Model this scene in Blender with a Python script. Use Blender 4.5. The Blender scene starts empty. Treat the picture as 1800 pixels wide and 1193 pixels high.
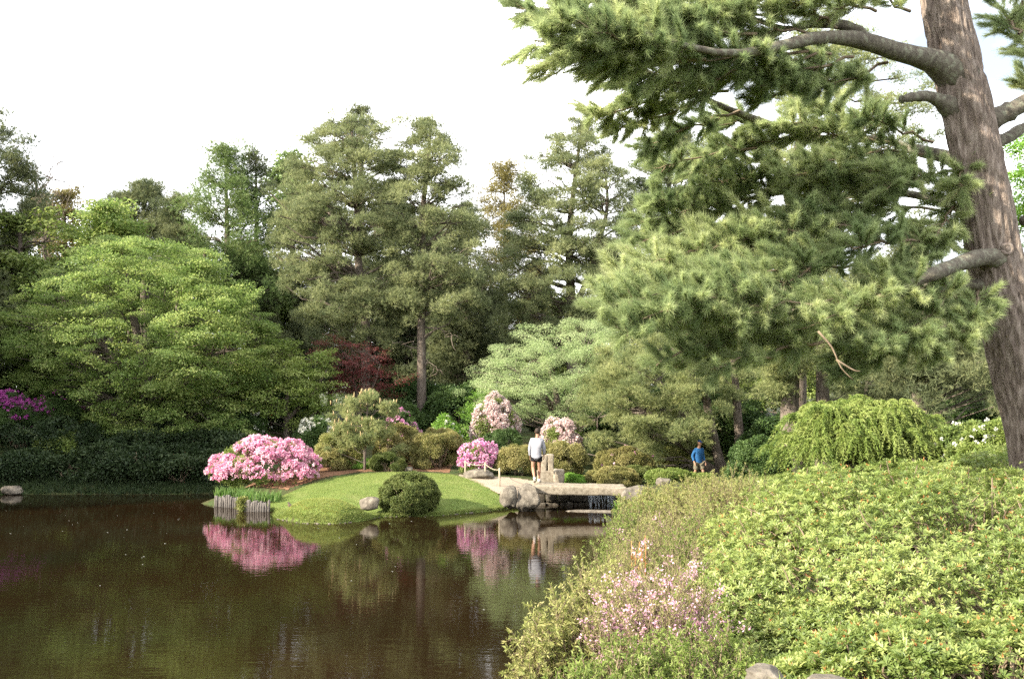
import bpy, bmesh, math, random
import numpy as np
from mathutils import Vector, Matrix, noise as mnoise

# ------------------------------------------------------------------ camera, sky, sun, exposure
SC = bpy.context.scene
COL = SC.collection
PITCH = math.radians(2.73)
CAMZ = 3.85
FPX = 1750.0                                    # focal length in pixels of the 1800 px wide photograph
cam = bpy.data.cameras.new('camera'); camo = bpy.data.objects.new('camera', cam); COL.objects.link(camo)
cam.sensor_width = 36.0; cam.lens = 35.0; cam.clip_start = 0.05; cam.clip_end = 2000
camo.location = (0, 0, CAMZ); camo.rotation_euler = (math.pi/2 + PITCH, 0, 0)
SC.camera = camo

SUN_DIR = Vector((-0.80, -0.42, 0.46)).normalized()          # towards the sun: from the left, a little behind the camera
SUN_EL = math.asin(SUN_DIR.z); SUN_AZ = math.atan2(SUN_DIR.x, SUN_DIR.y)
W = bpy.data.worlds.new('World'); SC.world = W; W.use_nodes = True
nt = W.node_tree; nt.nodes.clear()
sky = nt.nodes.new('ShaderNodeTexSky'); sky.sky_type = 'NISHITA'; sky.sun_disc = False
sky.sun_elevation = SUN_EL; sky.sun_rotation = SUN_AZ; sky.altitude = 50; sky.air_density = 1.0; sky.dust_density = 1.2; sky.ozone_density = 1.5
bg = nt.nodes.new('ShaderNodeBackground'); bg.inputs['Strength'].default_value = 0.05
# thin high cloud: a veil all over the sky with softer gaps
tc = nt.nodes.new('ShaderNodeTexCoord'); mp = nt.nodes.new('ShaderNodeMapping'); mp.inputs['Scale'].default_value = (1.0, 1.0, 2.6); mp.inputs['Location'].default_value = (4.11, 2.19, 1.23)
nz = nt.nodes.new('ShaderNodeTexNoise'); nz.inputs['Scale'].default_value = 1.7; nz.inputs['Detail'].default_value = 7; nz.inputs['Roughness'].default_value = 0.55
rp = nt.nodes.new('ShaderNodeValToRGB'); rp.color_ramp.elements[0].position = 0.36; rp.color_ramp.elements[1].position = 0.63
rp.color_ramp.elements[0].color = (0.14, 0.14, 0.14, 1); rp.color_ramp.elements[1].color = (0.95, 0.95, 0.95, 1)
mx = nt.nodes.new('ShaderNodeMix'); mx.data_type = 'RGBA'
mx.inputs[7].default_value = (26, 26, 26.4, 1)
out = nt.nodes.new('ShaderNodeOutputWorld'); L = nt.links.new
L(tc.outputs['Generated'], mp.inputs['Vector']); L(mp.outputs[0], nz.inputs['Vector']); L(nz.outputs['Fac'], rp.inputs[0])
L(rp.outputs[0], mx.inputs[0]); L(sky.outputs[0], mx.inputs[6]); L(mx.outputs[2], bg.inputs[0]); L(bg.outputs[0], out.inputs[0])

sl = bpy.data.lights.new('sun', 'SUN'); so = bpy.data.objects.new('sun', sl); COL.objects.link(so)
sl.energy = 4.6; sl.angle = math.radians(0.6); sl.color = (1.0, 0.91, 0.75)
so.rotation_euler = SUN_DIR.to_track_quat('Z', 'Y').to_euler(); so.location = (-20, -10, 30)
SC.view_settings.view_transform = 'Standard'; SC.view_settings.look = 'None'; SC.view_settings.exposure = 1.85; SC.view_settings.gamma = 1.0
SC.cycles.use_denoising = False; SC.cycles.use_adaptive_sampling = True; SC.cycles.adaptive_threshold = 0.015
SC.cycles.use_light_tree = False; SC.cycles.max_bounces = 6; SC.cycles.diffuse_bounces = 3; SC.cycles.glossy_bounces = 3; SC.cycles.transmission_bounces = 4; SC.cycles.transparent_max_bounces = 6
SC.cycles.caustics_reflective = False; SC.cycles.caustics_refractive = False

# ------------------------------------------------------------------ helpers
cp, sp = math.cos(PITCH), math.sin(PITCH)
def P(px, py, D):
    """the point at depth D (metres along the view's ground direction) under a pixel of the photograph"""
    u = (px-900)/FPX; v = (596.5-py)/FPX
    d = np.array((u, cp - v*sp, sp + v*cp)); t = D/d[1]
    return np.array((d[0]*t, D, CAMZ + d[2]*t))
def Wp(px, py):
    """the point of the pond's surface under a pixel"""
    u = (px-900)/FPX; v = (596.5-py)/FPX
    d = np.array((u, cp - v*sp, sp + v*cp)); t = -CAMZ/d[2]
    return (d[0]*t, d[1]*t)
def nrm(a):
    return a/np.maximum(np.linalg.norm(a, axis=-1, keepdims=True), 1e-9)
def rng(s): return np.random.default_rng(s)

def mesh(name, V, F, tint=None, smooth=False, mat=None):
    V = np.ascontiguousarray(V, dtype=np.float32); F = np.ascontiguousarray(F, dtype=np.int32)
    me = bpy.data.meshes.new(name); m, k = F.shape
    me.vertices.add(len(V)); me.vertices.foreach_set('co', V.ravel())
    me.loops.add(m*k); me.loops.foreach_set('vertex_index', F.ravel())
    me.polygons.add(m); me.polygons.foreach_set('loop_start', np.arange(0, m*k, k, dtype=np.int32))
    me.update(calc_edges=True)
    if smooth: me.polygons.foreach_set('use_smooth', np.ones(m, dtype=bool))
    if tint is not None:
        a = me.attributes.new('tint', 'FLOAT', 'POINT'); a.data.foreach_set('value', np.ascontiguousarray(tint, dtype=np.float32))
    if mat: me.materials.append(mat)
    return me
def obj(name, me, parent=None, loc=None, kind=None, label=None):
    o = bpy.data.objects.new(name, me); COL.objects.link(o)
    if parent: o.parent = parent
    if loc is not None: o.location = [float(c) for c in loc]
    if kind: o['kind'] = kind
    if label: o['label'] = label
    return o
def tag(o, label, cat, group=None):
    o['label'] = label; o['category'] = cat
    if group: o['group'] = group
    return o
def thing(name, label, cat, loc=(0, 0, 0), group=None):
    o = bpy.data.objects.new(name, None); COL.objects.link(o); o.location = [float(c) for c in loc]; o.empty_display_size = 0.2
    return tag(o, label, cat, group)
def copy_tree(root, loc, rz, s, label, group=None, sz=None):
    r = root.copy(); COL.objects.link(r); r.location = [float(c) for c in loc]; r.rotation_euler = (0, 0, rz); r.scale = (s, s, sz or s)
    r['label'] = label
    if group: r['group'] = group
    for ch in list(root.children):
        c = ch.copy(); COL.objects.link(c); c.parent = r
    return r

class Geo:
    """collects triangles"""
    def __init__(s): s.v = []; s.f = []; s.t = []; s.n = 0
    def add(s, V, F, t=None):
        V = np.asarray(V, float).reshape(-1, 3); F = np.asarray(F)
        if F.shape[1] == 4: F = np.concatenate((F[:, (0, 1, 2)], F[:, (0, 2, 3)]))
        s.v.append(V); s.f.append(F + s.n); s.t.append(np.full(len(V), 0.5) if t is None else np.broadcast_to(t, (len(V),))); s.n += len(V)
    def tube(s, pts, rad, sides=6, t=None, cap=True):
        pts = np.asarray(pts, float); rad = np.broadcast_to(np.asarray(rad, float), (len(pts),))
        tan = nrm(np.gradient(pts, axis=0))
        ref = np.array((1.0, 0, 0)) if abs(tan[:, 2]).mean() > 0.7 else np.array((0, 0, 1.0))
        a = nrm(np.cross(tan, ref)); b = np.cross(tan, a)
        th = np.linspace(0, 2*np.pi, sides, endpoint=False)
        ring = pts[:, None] + rad[:, None, None]*(np.cos(th)[None, :, None]*a[:, None] + np.sin(th)[None, :, None]*b[:, None])
        n = len(pts); i = np.arange(n-1)[:, None]*sides; j = np.arange(sides)[None]; k = (j+1) % sides
        F = np.stack((i+j, i+k, i+sides+k, i+sides+j), -1).reshape(-1, 4)
        V = ring.reshape(-1, 3)
        if cap:
            V = np.concatenate((V, pts[:1], pts[-1:])); c0, c1 = len(V)-2, len(V)-1; jj = np.arange(sides); kk = (jj+1) % sides
            C0 = np.stack((np.full(sides, c0), kk, jj), -1); o2 = (n-1)*sides; C1 = np.stack((np.full(sides, c1), o2+jj, o2+kk), -1)
            F = np.concatenate((F[:, (0, 1, 2)], F[:, (0, 2, 3)], C0, C1))
        s.add(V, F, t)
    def build(s, name, mat, parent=None, smooth=False, kind=None, loc=None, label=None):
        me = mesh(name, np.concatenate(s.v), np.concatenate(s.f), np.concatenate(s.t), smooth, mat)
        return obj(name, me, parent, loc, kind, label)

def curve(p0, p1, sag=0.0, n=6, wob=0.0, r=None):
    """a bent line between two points; sag > 0 arches up"""
    t = np.linspace(0, 1, n)[:, None]; p = np.asarray(p0)*(1-t) + np.asarray(p1)*t
    p[:, 2] += sag*4*(t*(1-t))[:, 0]
    if wob and r is not None:
        w = r.normal(0, wob, p.shape); w[0] = 0; w[-1] *= 0.3; p = p + w
    return p
def smooth_line(pts, n):
    """Catmull-Rom through rows of numbers"""
    pts = np.asarray(pts, float); q = np.concatenate((2*pts[:1]-pts[1:2], pts, 2*pts[-1:]-pts[-2:-1]))
    u = np.linspace(0, len(pts)-1, n); i = np.minimum(u.astype(int), len(pts)-2); f = (u-i)[:, None]
    a, b, c, d = q[i], q[i+1], q[i+2], q[i+3]
    return 0.5*((2*b)+(-a+c)*f+(2*a-5*b+4*c-d)*f*f+(-a+3*b-3*c+d)*f**3)

def needles(c, d, n, length, width, spread, r, tint=None, along=0.0):
    """n needles (one thin triangle each) round each tuft centre c, pointing along d"""
    N = len(c); c = np.repeat(c, n, 0); dd = np.repeat(d, n, 0)
    v = nrm(dd + spread*r.normal(0, 1, (N*n, 3)))
    L_ = length*r.uniform(0.7, 1.15, (N*n, 1))
    base = c - dd*along*r.uniform(0, 1, (N*n, 1))
    side = nrm(np.cross(v, r.normal(0, 1, (N*n, 3))))*width*0.5
    V = np.stack((base-side, base+side, base+v*L_), 1).reshape(-1, 3)
    F = np.arange(3*N*n).reshape(-1, 3)
    t = (np.repeat(r.uniform(0, 1, N) if tint is None else tint, n*3))
    return V, F, t
def leaves(c, d, nm, length, width, r, tint=None, fold=0.12):
    """one leaf (a folded diamond) at each c, along d, facing nm"""
    N = len(c); d = nrm(d); side = nrm(np.cross(d, nm)); up = np.cross(side, d)
    L_ = (length*r.uniform(0.7, 1.2, (N, 1))); w = width*r.uniform(0.75, 1.15, (N, 1))*0.5
    mid = c + d*L_*0.5
    V = np.stack((c, mid+side*w+up*w*fold*3, c+d*L_-up*L_*fold, mid-side*w+up*w*fold*3), 1).reshape(-1, 3)
    i = np.arange(N)[:, None]*4
    F = np.concatenate((i+np.array([[0, 1, 2]]), i+np.array([[0, 2, 3]])))
    t = np.repeat(r.uniform(0, 1, N) if tint is None else tint, 4)
    return V, F, t

# leaf clumps are instanced inside their crown by geometry nodes
_tmpl, _groups = {}, {}
def template(key, make):
    if key not in _tmpl:
        o = bpy.data.objects.new('clump', make()); _tmpl[key] = o
    return _tmpl[key]
def scatter_group(objs):
    k = tuple(o.data.name for o in objs)
    if k in _groups: return _groups[k]
    g = bpy.data.node_groups.new('scatter', 'GeometryNodeTree'); g.is_modifier = True
    g.interface.new_socket('Geometry', in_out='INPUT', socket_type='NodeSocketGeometry'); g.interface.new_socket('Geometry', in_out='OUTPUT', socket_type='NodeSocketGeometry')
    N = g.nodes.new; gi = N('NodeGroupInput'); go = N('NodeGroupOutput'); ip = N('GeometryNodeInstanceOnPoints'); g2 = N('GeometryNodeGeometryToInstance'); lk = g.links.new
    for o in objs[::-1]:
        oi = N('GeometryNodeObjectInfo'); oi.inputs['Object'].default_value = o; lk(oi.outputs['Geometry'], g2.inputs[0])
    def attr(name, ty):
        a = N('GeometryNodeInputNamedAttribute'); a.data_type = ty; a.inputs['Name'].default_value = name; return a.outputs['Attribute']
    lk(gi.outputs[0], ip.inputs['Points']); lk(g2.outputs[0], ip.inputs['Instance']); ip.inputs['Pick Instance'].default_value = True
    lk(attr('pick', 'INT'), ip.inputs['Instance Index']); lk(attr('rot', 'FLOAT_VECTOR'), ip.inputs['Rotation']); lk(attr('scl', 'FLOAT'), ip.inputs['Scale'])
    lk(ip.outputs[0], go.inputs[0]); _groups[k] = g; return g
def euler_to(d, spin):
    """rotation that takes z to d, after a spin about z"""
    d = nrm(d); ref = np.where(np.abs(d[:, 2:3]) > 0.95, np.array([[1.0, 0, 0]]), np.array([[0, 0, 1.0]])); x = nrm(np.cross(ref, d)); y = np.cross(d, x)
    c, s = np.cos(spin)[:, None], np.sin(spin)[:, None]; X = x*c+y*s; Y = np.cross(d, X)
    return np.stack((np.arctan2(Y[:, 2], d[:, 2]), -np.arcsin(np.clip(X[:, 2], -1, 1)), np.arctan2(X[:, 1], X[:, 0])), -1)
def clumps(name, pts, dirs, scale, tint, objs, parent, r):
    """one object whose points carry instanced clumps"""
    n = len(pts); me = bpy.data.meshes.new(name); me.vertices.add(n); me.vertices.foreach_set('co', np.ascontiguousarray(pts, dtype=np.float32).ravel())
    def put(nm, ty, arr, key='value'):
        a = me.attributes.new(nm, ty, 'POINT'); a.data.foreach_set(key, arr.ravel())
    put('rot', 'FLOAT_VECTOR', np.ascontiguousarray(euler_to(dirs, r.uniform(0, 6.283, n)), dtype=np.float32), 'vector')
    put('scl', 'FLOAT', np.ascontiguousarray(np.broadcast_to(scale, (n,)), dtype=np.float32)); put('itint', 'FLOAT', np.ascontiguousarray(np.broadcast_to(tint, (n,)), dtype=np.float32))
    put('pick', 'INT', r.integers(0, len(objs), n).astype(np.int32))
    o = obj(name, me, parent, kind='stuff'); md = o.modifiers.new('scatter', 'NODES'); md.node_group = scatter_group(objs); return o

# ------------------------------------------------------------------ materials
def new_mat(name):
    m = bpy.data.materials.new(name); m.use_nodes = True; n = m.node_tree; n.nodes.clear()
    o = n.nodes.new('ShaderNodeOutputMaterial'); return m, n, o
def leaf_mat(name, cols, trans=0.3, rough=0.55, spec=0.25, noise=0.9):
    m, n, o = new_mat(name); lk = n.links.new
    at = n.nodes.new('ShaderNodeAttribute'); at.attribute_name = 'tint'
    tcx = n.nodes.new('ShaderNodeTexCoord'); no = n.nodes.new('ShaderNodeTexNoise'); no.inputs['Scale'].default_value = noise; no.inputs['Detail'].default_value = 2
    lk(tcx.outputs['Object'], no.inputs['Vector'])
    ma = n.nodes.new('ShaderNodeMath'); ma.operation = 'MULTIPLY_ADD'; ma.inputs[1].default_value = 0.9; ma.inputs[2].default_value = -0.45
    lk(no.outputs['Fac'], ma.inputs[0])
    ai = n.nodes.new('ShaderNodeAttribute'); ai.attribute_type = 'INSTANCER'; ai.attribute_name = 'itint'
    a0 = n.nodes.new('ShaderNodeMath'); a0.operation = 'ADD'; lk(at.outputs['Fac'], a0.inputs[0]); lk(ai.outputs['Fac'], a0.inputs[1])
    ad = n.nodes.new('ShaderNodeMath'); ad.operation = 'ADD'; ad.use_clamp = True; lk(a0.outputs[0], ad.inputs[0]); lk(ma.outputs[0], ad.inputs[1])
    rm = n.nodes.new('ShaderNodeValToRGB'); cr = rm.color_ramp
    for k, c in enumerate(cols):
        p = k/(len(cols)-1)
        e = cr.elements[k] if k < 2 and len(cols) == 2 else (cr.elements[0] if k == 0 else (cr.elements[-1] if k == len(cols)-1 else cr.elements.new(p)))
        e.position = p; e.color = (*c, 1)
    lk(ad.outputs[0], rm.inputs[0])
    b = n.nodes.new('ShaderNodeBsdfPrincipled'); b.inputs['Roughness'].default_value = rough; b.inputs['Specular IOR Level'].default_value = spec
    lk(rm.outputs[0], b.inputs['Base Color'])
    if trans > 0:
        tr = n.nodes.new('ShaderNodeBsdfTranslucent'); hs = n.nodes.new('ShaderNodeHueSaturation'); hs.inputs['Value'].default_value = 1.6; hs.inputs['Saturation'].default_value = 1.05
        lk(rm.outputs[0], hs.inputs['Color']); lk(hs.outputs[0], tr.inputs[0])
        mxs = n.nodes.new('ShaderNodeMixShader'); mxs.inputs[0].default_value = trans
        lk(b.outputs[0], mxs.inputs[1]); lk(tr.outputs[0], mxs.inputs[2]); lk(mxs.outputs[0], o.inputs[0])
    else: lk(b.outputs[0], o.inputs[0])
    return m
def rough_mat(name, stops, scale=6.0, detail=8, rough=0.9, bump=0.3, bscale=None, stretch=(1, 1, 1), spec=0.2, voro=0.0, dist=0.02):
    m, n, o = new_mat(name); lk = n.links.new
    tcx = n.nodes.new('ShaderNodeTexCoord'); mpp = n.nodes.new('ShaderNodeMapping'); mpp.inputs['Scale'].default_value = stretch
    lk(tcx.outputs['Object'], mpp.inputs['Vector'])
    no = n.nodes.new('ShaderNodeTexNoise'); no.inputs['Scale'].default_value = scale; no.inputs['Detail'].default_value = detail; no.inputs['Roughness'].default_value = 0.62
    lk(mpp.outputs[0], no.inputs['Vector'])
    rm = n.nodes.new('ShaderNodeValToRGB'); cr = rm.color_ramp
    for k, (p, c) in enumerate(stops):
        e = cr.elements[0] if k == 0 else (cr.elements[1] if k == 1 else cr.elements.new(p))
        e.position = p; e.color = (*c, 1)
    lk(no.outputs['Fac'], rm.inputs[0])
    b = n.nodes.new('ShaderNodeBsdfPrincipled'); b.inputs['Roughness'].default_value = rough; b.inputs['Specular IOR Level'].default_value = spec
    lk(rm.outputs[0], b.inputs['Base Color'])
    n2 = n.nodes.new('ShaderNodeTexNoise'); n2.inputs['Scale'].default_value = bscale or scale*3; n2.inputs['Detail'].default_value = 6
    lk(mpp.outputs[0], n2.inputs['Vector'])
    bp = n.nodes.new('ShaderNodeBump'); bp.inputs['Strength'].default_value = bump; bp.inputs['Distance'].default_value = dist
    lk(n2.outputs['Fac'], bp.inputs['Height']); lk(bp.outputs[0], b.inputs['Normal']); lk(b.outputs[0], o.inputs[0])
    return m

M = {}
M['pine'] = leaf_mat('pine_needles', [(0.105, 0.13, 0.062), (0.18, 0.205, 0.096), (0.3, 0.315, 0.155)], 0.4)
M['darkpine'] = leaf_mat('dark_pine_needles', [(0.068, 0.088, 0.044), (0.115, 0.135, 0.064), (0.18, 0.192, 0.088)], 0.32)
M['whitepine'] = leaf_mat('white_pine_needles', [(0.16, 0.21, 0.096), (0.265, 0.312, 0.145), (0.4, 0.43, 0.22)], 0.55, noise=1.2)
M['midpine'] = leaf_mat('garden_pine_needles', [(0.125, 0.158, 0.066), (0.215, 0.24, 0.102), (0.325, 0.338, 0.152)], 0.42)
M['palepine'] = leaf_mat('pale_foliage', [(0.2, 0.275, 0.115), (0.3, 0.37, 0.175), (0.42, 0.47, 0.255)], 0.42)
M['maple'] = leaf_mat('maple_leaves', [(0.098, 0.155, 0.038), (0.168, 0.232, 0.066), (0.315, 0.36, 0.122)], 0.42, noise=0.5)
M['broad'] = leaf_mat('broad_leaves', [(0.08, 0.12, 0.032), (0.13, 0.175, 0.045), (0.2, 0.235, 0.068)], 0.3)
M['brightleaf'] = leaf_mat('bright_leaves', [(0.090, 0.190, 0.025), (0.150, 0.270, 0.045), (0.220, 0.340, 0.070)], 0.35)
M['larch'] = leaf_mat('larch_needles', [(0.085, 0.135, 0.040), (0.130, 0.185, 0.060), (0.190, 0.230, 0.090)], 0.3)
M['gold'] = leaf_mat('golden_leaves', [(0.150, 0.130, 0.040), (0.200, 0.175, 0.060), (0.260, 0.230, 0.100)], 0.3)
M['redmaple'] = leaf_mat('dark_red_leaves', [(0.060, 0.022, 0.018), (0.110, 0.030, 0.026), (0.170, 0.045, 0.045)], 0.3)
M['weeping'] = leaf_mat('weeping_cypress_sprays', [(0.095, 0.145, 0.028), (0.155, 0.205, 0.044), (0.235, 0.275, 0.078)], 0.25)
M['rhodo'] = leaf_mat('rhododendron_leaves', [(0.1, 0.145, 0.032), (0.185, 0.235, 0.062), (0.32, 0.352, 0.118)], 0.36, rough=0.42, spec=0.4, noise=1.5)
M['tanbush'] = leaf_mat('olive_tan_leaves', [(0.1375, 0.1438, 0.0438), (0.2313, 0.2125, 0.075), (0.3375, 0.2937, 0.1313)], 0.25)
M['clipped'] = leaf_mat('clipped_bush_leaves', [(0.06, 0.085, 0.02), (0.1, 0.125, 0.032), (0.16, 0.175, 0.055)], 0.2)
M['twiggy'] = leaf_mat('young_olive_leaves', [(0.14, 0.165, 0.042), (0.23, 0.24, 0.08), (0.33, 0.3, 0.13)], 0.32, noise=2.0)
M['shrub'] = leaf_mat('shrub_leaves', [(0.09, 0.14, 0.026), (0.155, 0.205, 0.046), (0.24, 0.275, 0.09)], 0.3)
M['shadeleaf'] = leaf_mat('shade_darkened_leaves', [(0.014, 0.028, 0.009), (0.026, 0.044, 0.014), (0.045, 0.066, 0.022)], 0.12)  # shrub leaf colour darkened in place of the deep shade on the left bank
M['mossgrass'] = leaf_mat('yellow_moss_grass', [(0.21, 0.23, 0.055), (0.29, 0.3, 0.085), (0.38, 0.375, 0.13)], 0.35)
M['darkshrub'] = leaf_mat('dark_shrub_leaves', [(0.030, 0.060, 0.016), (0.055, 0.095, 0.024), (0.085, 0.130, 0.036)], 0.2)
M['pink'] = leaf_mat('pink_petals', [(0.53, 0.2, 0.34), (0.63, 0.33, 0.44), (0.71, 0.52, 0.56)], 0.3, rough=0.7, noise=1.2)
M['hotpink'] = leaf_mat('magenta_petals', [(0.46, 0.17, 0.35), (0.58, 0.3, 0.44), (0.68, 0.48, 0.55)], 0.3, rough=0.7)
M['palepink'] = leaf_mat('pale_pink_petals', [(0.46, 0.33, 0.33), (0.55, 0.44, 0.42), (0.64, 0.56, 0.52)], 0.3, rough=0.7)
M['lilac'] = leaf_mat('lilac_pink_petals', [(0.432, 0.18, 0.342), (0.558, 0.27, 0.414), (0.648, 0.396, 0.504)], 0.3, rough=0.7)
M['palelilac'] = leaf_mat('pale_lilac_petals', [(0.50, 0.25, 0.36), (0.60, 0.36, 0.45), (0.68, 0.48, 0.54)], 0.35, rough=0.7)
M['purple'] = leaf_mat('purple_petals', [(0.288, 0.045, 0.234), (0.378, 0.072, 0.297), (0.45, 0.126, 0.36)], 0.3, rough=0.7)
M['white'] = leaf_mat('white_petals', [(0.468, 0.468, 0.396), (0.558, 0.558, 0.495), (0.648, 0.648, 0.594)], 0.3, rough=0.7)
M['candle'] = leaf_mat('pine_candles', [(0.36, 0.27, 0.13), (0.44, 0.33, 0.17), (0.50, 0.40, 0.22)], 0.15)
M['irisblade'] = leaf_mat('iris_blades', [(0.07, 0.14, 0.03), (0.105, 0.185, 0.045), (0.165, 0.23, 0.07)], 0.35)
M['grass'] = leaf_mat('grass_blades', [(0.12, 0.165, 0.038), (0.185, 0.23, 0.062), (0.28, 0.3, 0.11)], 0.35, noise=0.8)
M['rust'] = leaf_mat('rust_stalks', [(0.26, 0.10, 0.03), (0.34, 0.15, 0.05), (0.40, 0.21, 0.08)], 0.1)
M['bark'] = rough_mat('grey_brown_bark', [(0.3, (0.055, 0.042, 0.034)), (0.5, (0.110, 0.088, 0.070)), (0.72, (0.200, 0.170, 0.140))], 5, stretch=(3, 3, 0.6), bump=0.7, dist=0.04)
M['bigbark'] = rough_mat('white_pine_bark', [(0.30, (0.0893, 0.0666, 0.0547)), (0.5, (0.1845, 0.1452, 0.119)), (0.70, (0.3213, 0.2678, 0.2261))], 9, stretch=(2.5, 2.5, 0.45), bump=0.8, dist=0.03, bscale=26)
M['limbbark'] = rough_mat('lichened_limb_bark', [(0.30, (0.060, 0.050, 0.040)), (0.52, (0.120, 0.105, 0.080)), (0.66, (0.190, 0.195, 0.140))], 14, bump=0.6, dist=0.02)
M['twig'] = rough_mat('twig_bark', [(0.3, (0.120, 0.085, 0.055)), (0.6, (0.210, 0.160, 0.110))], 12, bump=0.2)
M['paletwig'] = rough_mat('bleached_deadwood', [(0.3, (0.24, 0.21, 0.17)), (0.6, (0.38, 0.34, 0.28))], 12, bump=0.2)
M['stone'] = rough_mat('granite', [(0.30, (0.051, 0.0439, 0.0345)), (0.48, (0.1122, 0.0969, 0.0774)), (0.66, (0.1836, 0.1615, 0.1279))], 7, bump=0.6, dist=0.03, bscale=30)
M['slab'] = rough_mat('pale_granite', [(0.30, (0.1173, 0.0972, 0.0697)), (0.5, (0.2111, 0.1795, 0.136)), (0.7, (0.2893, 0.2543, 0.1986))], 9, bump=0.5, dist=0.02, bscale=40)
M['darkstone'] = rough_mat('wet_dark_stone', [(0.3, (0.030, 0.026, 0.020)), (0.65, (0.085, 0.072, 0.055))], 6, rough=0.5, bump=0.7, dist=0.04)
M['log'] = rough_mat('weathered_log', [(0.3, (0.0535, 0.0464, 0.0405)), (0.65, (0.1487, 0.1339, 0.1219))], 8, stretch=(4, 4, 0.6), bump=0.6, dist=0.02)
M['post'] = rough_mat('pale_post_wood', [(0.3, (0.306, 0.255, 0.187)), (0.65, (0.442, 0.3825, 0.2975))], 8, stretch=(4, 4, 0.5), bump=0.3)
M['soil'] = rough_mat('forest_floor', [(0.28, (0.0272, 0.024, 0.0112)), (0.45, (0.048, 0.048, 0.0176)), (0.58, (0.036, 0.0576, 0.016)), (0.74, (0.076, 0.06, 0.032))], 1.3, detail=10, bump=0.9, dist=0.08, bscale=9)
M['mulch'] = rough_mat('reddish_mulch', [(0.3, (0.1105, 0.0553, 0.0298)), (0.65, (0.238, 0.1318, 0.0765))], 18, bump=0.8, dist=0.03)
M['path'] = rough_mat('pale_gravel_path', [(0.3, (0.2081, 0.1614, 0.1152)), (0.65, (0.3182, 0.2629, 0.2016))], 25, bump=0.4, dist=0.02)
M['lawn'] = rough_mat('lawn_turf', [(0.28, (0.0782, 0.1242, 0.0258)), (0.5, (0.1242, 0.1748, 0.0405)), (0.72, (0.184, 0.207, 0.0718))], 1.6, detail=10, bump=1.0, dist=0.05, bscale=45)
M['skin'] = rough_mat('skin', [(0.3, (0.27, 0.145, 0.095)), (0.7, (0.32, 0.18, 0.12))], 5, rough=0.6, bump=0.05)
M['hair'] = rough_mat('dark_brown_hair', [(0.3, (0.018, 0.012, 0.009)), (0.7, (0.040, 0.027, 0.019))], 30, rough=0.6, bump=0.5)
M['grey_shirt'] = rough_mat('grey_sweatshirt_cloth', [(0.3, (0.2295, 0.2295, 0.255)), (0.7, (0.2805, 0.2805, 0.306))], 9, rough=0.95, bump=0.5, dist=0.03, bscale=7)
M['black_cloth'] = rough_mat('black_cloth', [(0.3, (0.010, 0.010, 0.012)), (0.7, (0.022, 0.021, 0.023))], 9, rough=0.9, bump=0.4, dist=0.03, bscale=8)
M['blue_cloth'] = rough_mat('blue_cloth', [(0.3, (0.013, 0.062, 0.160)), (0.7, (0.020, 0.088, 0.210))], 9, rough=0.9, bump=0.4, dist=0.03, bscale=8)
M['navy_cloth'] = rough_mat('navy_cloth', [(0.3, (0.010, 0.030, 0.110)), (0.7, (0.016, 0.045, 0.150))], 9, rough=0.9, bump=0.3)
M['khaki'] = rough_mat('olive_khaki_cloth', [(0.3, (0.105, 0.092, 0.062)), (0.7, (0.150, 0.132, 0.092))], 9, rough=0.95, bump=0.4, dist=0.03, bscale=8)
M['shoe'] = rough_mat('shoe_leather', [(0.3, (0.20, 0.18, 0.15)), (0.7, (0.34, 0.31, 0.27))], 9, rough=0.8, bump=0.2)
M['sock'] = rough_mat('white_sock', [(0.3, (0.62, 0.60, 0.57)), (0.7, (0.72, 0.70, 0.67))], 9, rough=0.95, bump=0.2)
M['rope'] = rough_mat('rope_fibre', [(0.3, (0.30, 0.26, 0.18)), (0.7, (0.44, 0.38, 0.28))], 40, bump=0.4)
M['bird'] = rough_mat('brown_feathers', [(0.3, (0.050, 0.040, 0.032)), (0.7, (0.090, 0.070, 0.054))], 20, bump=0.2)
M['breast'] = rough_mat('rust_feathers', [(0.3, (0.26, 0.090, 0.035)), (0.7, (0.34, 0.130, 0.055))], 20, bump=0.2)

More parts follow.
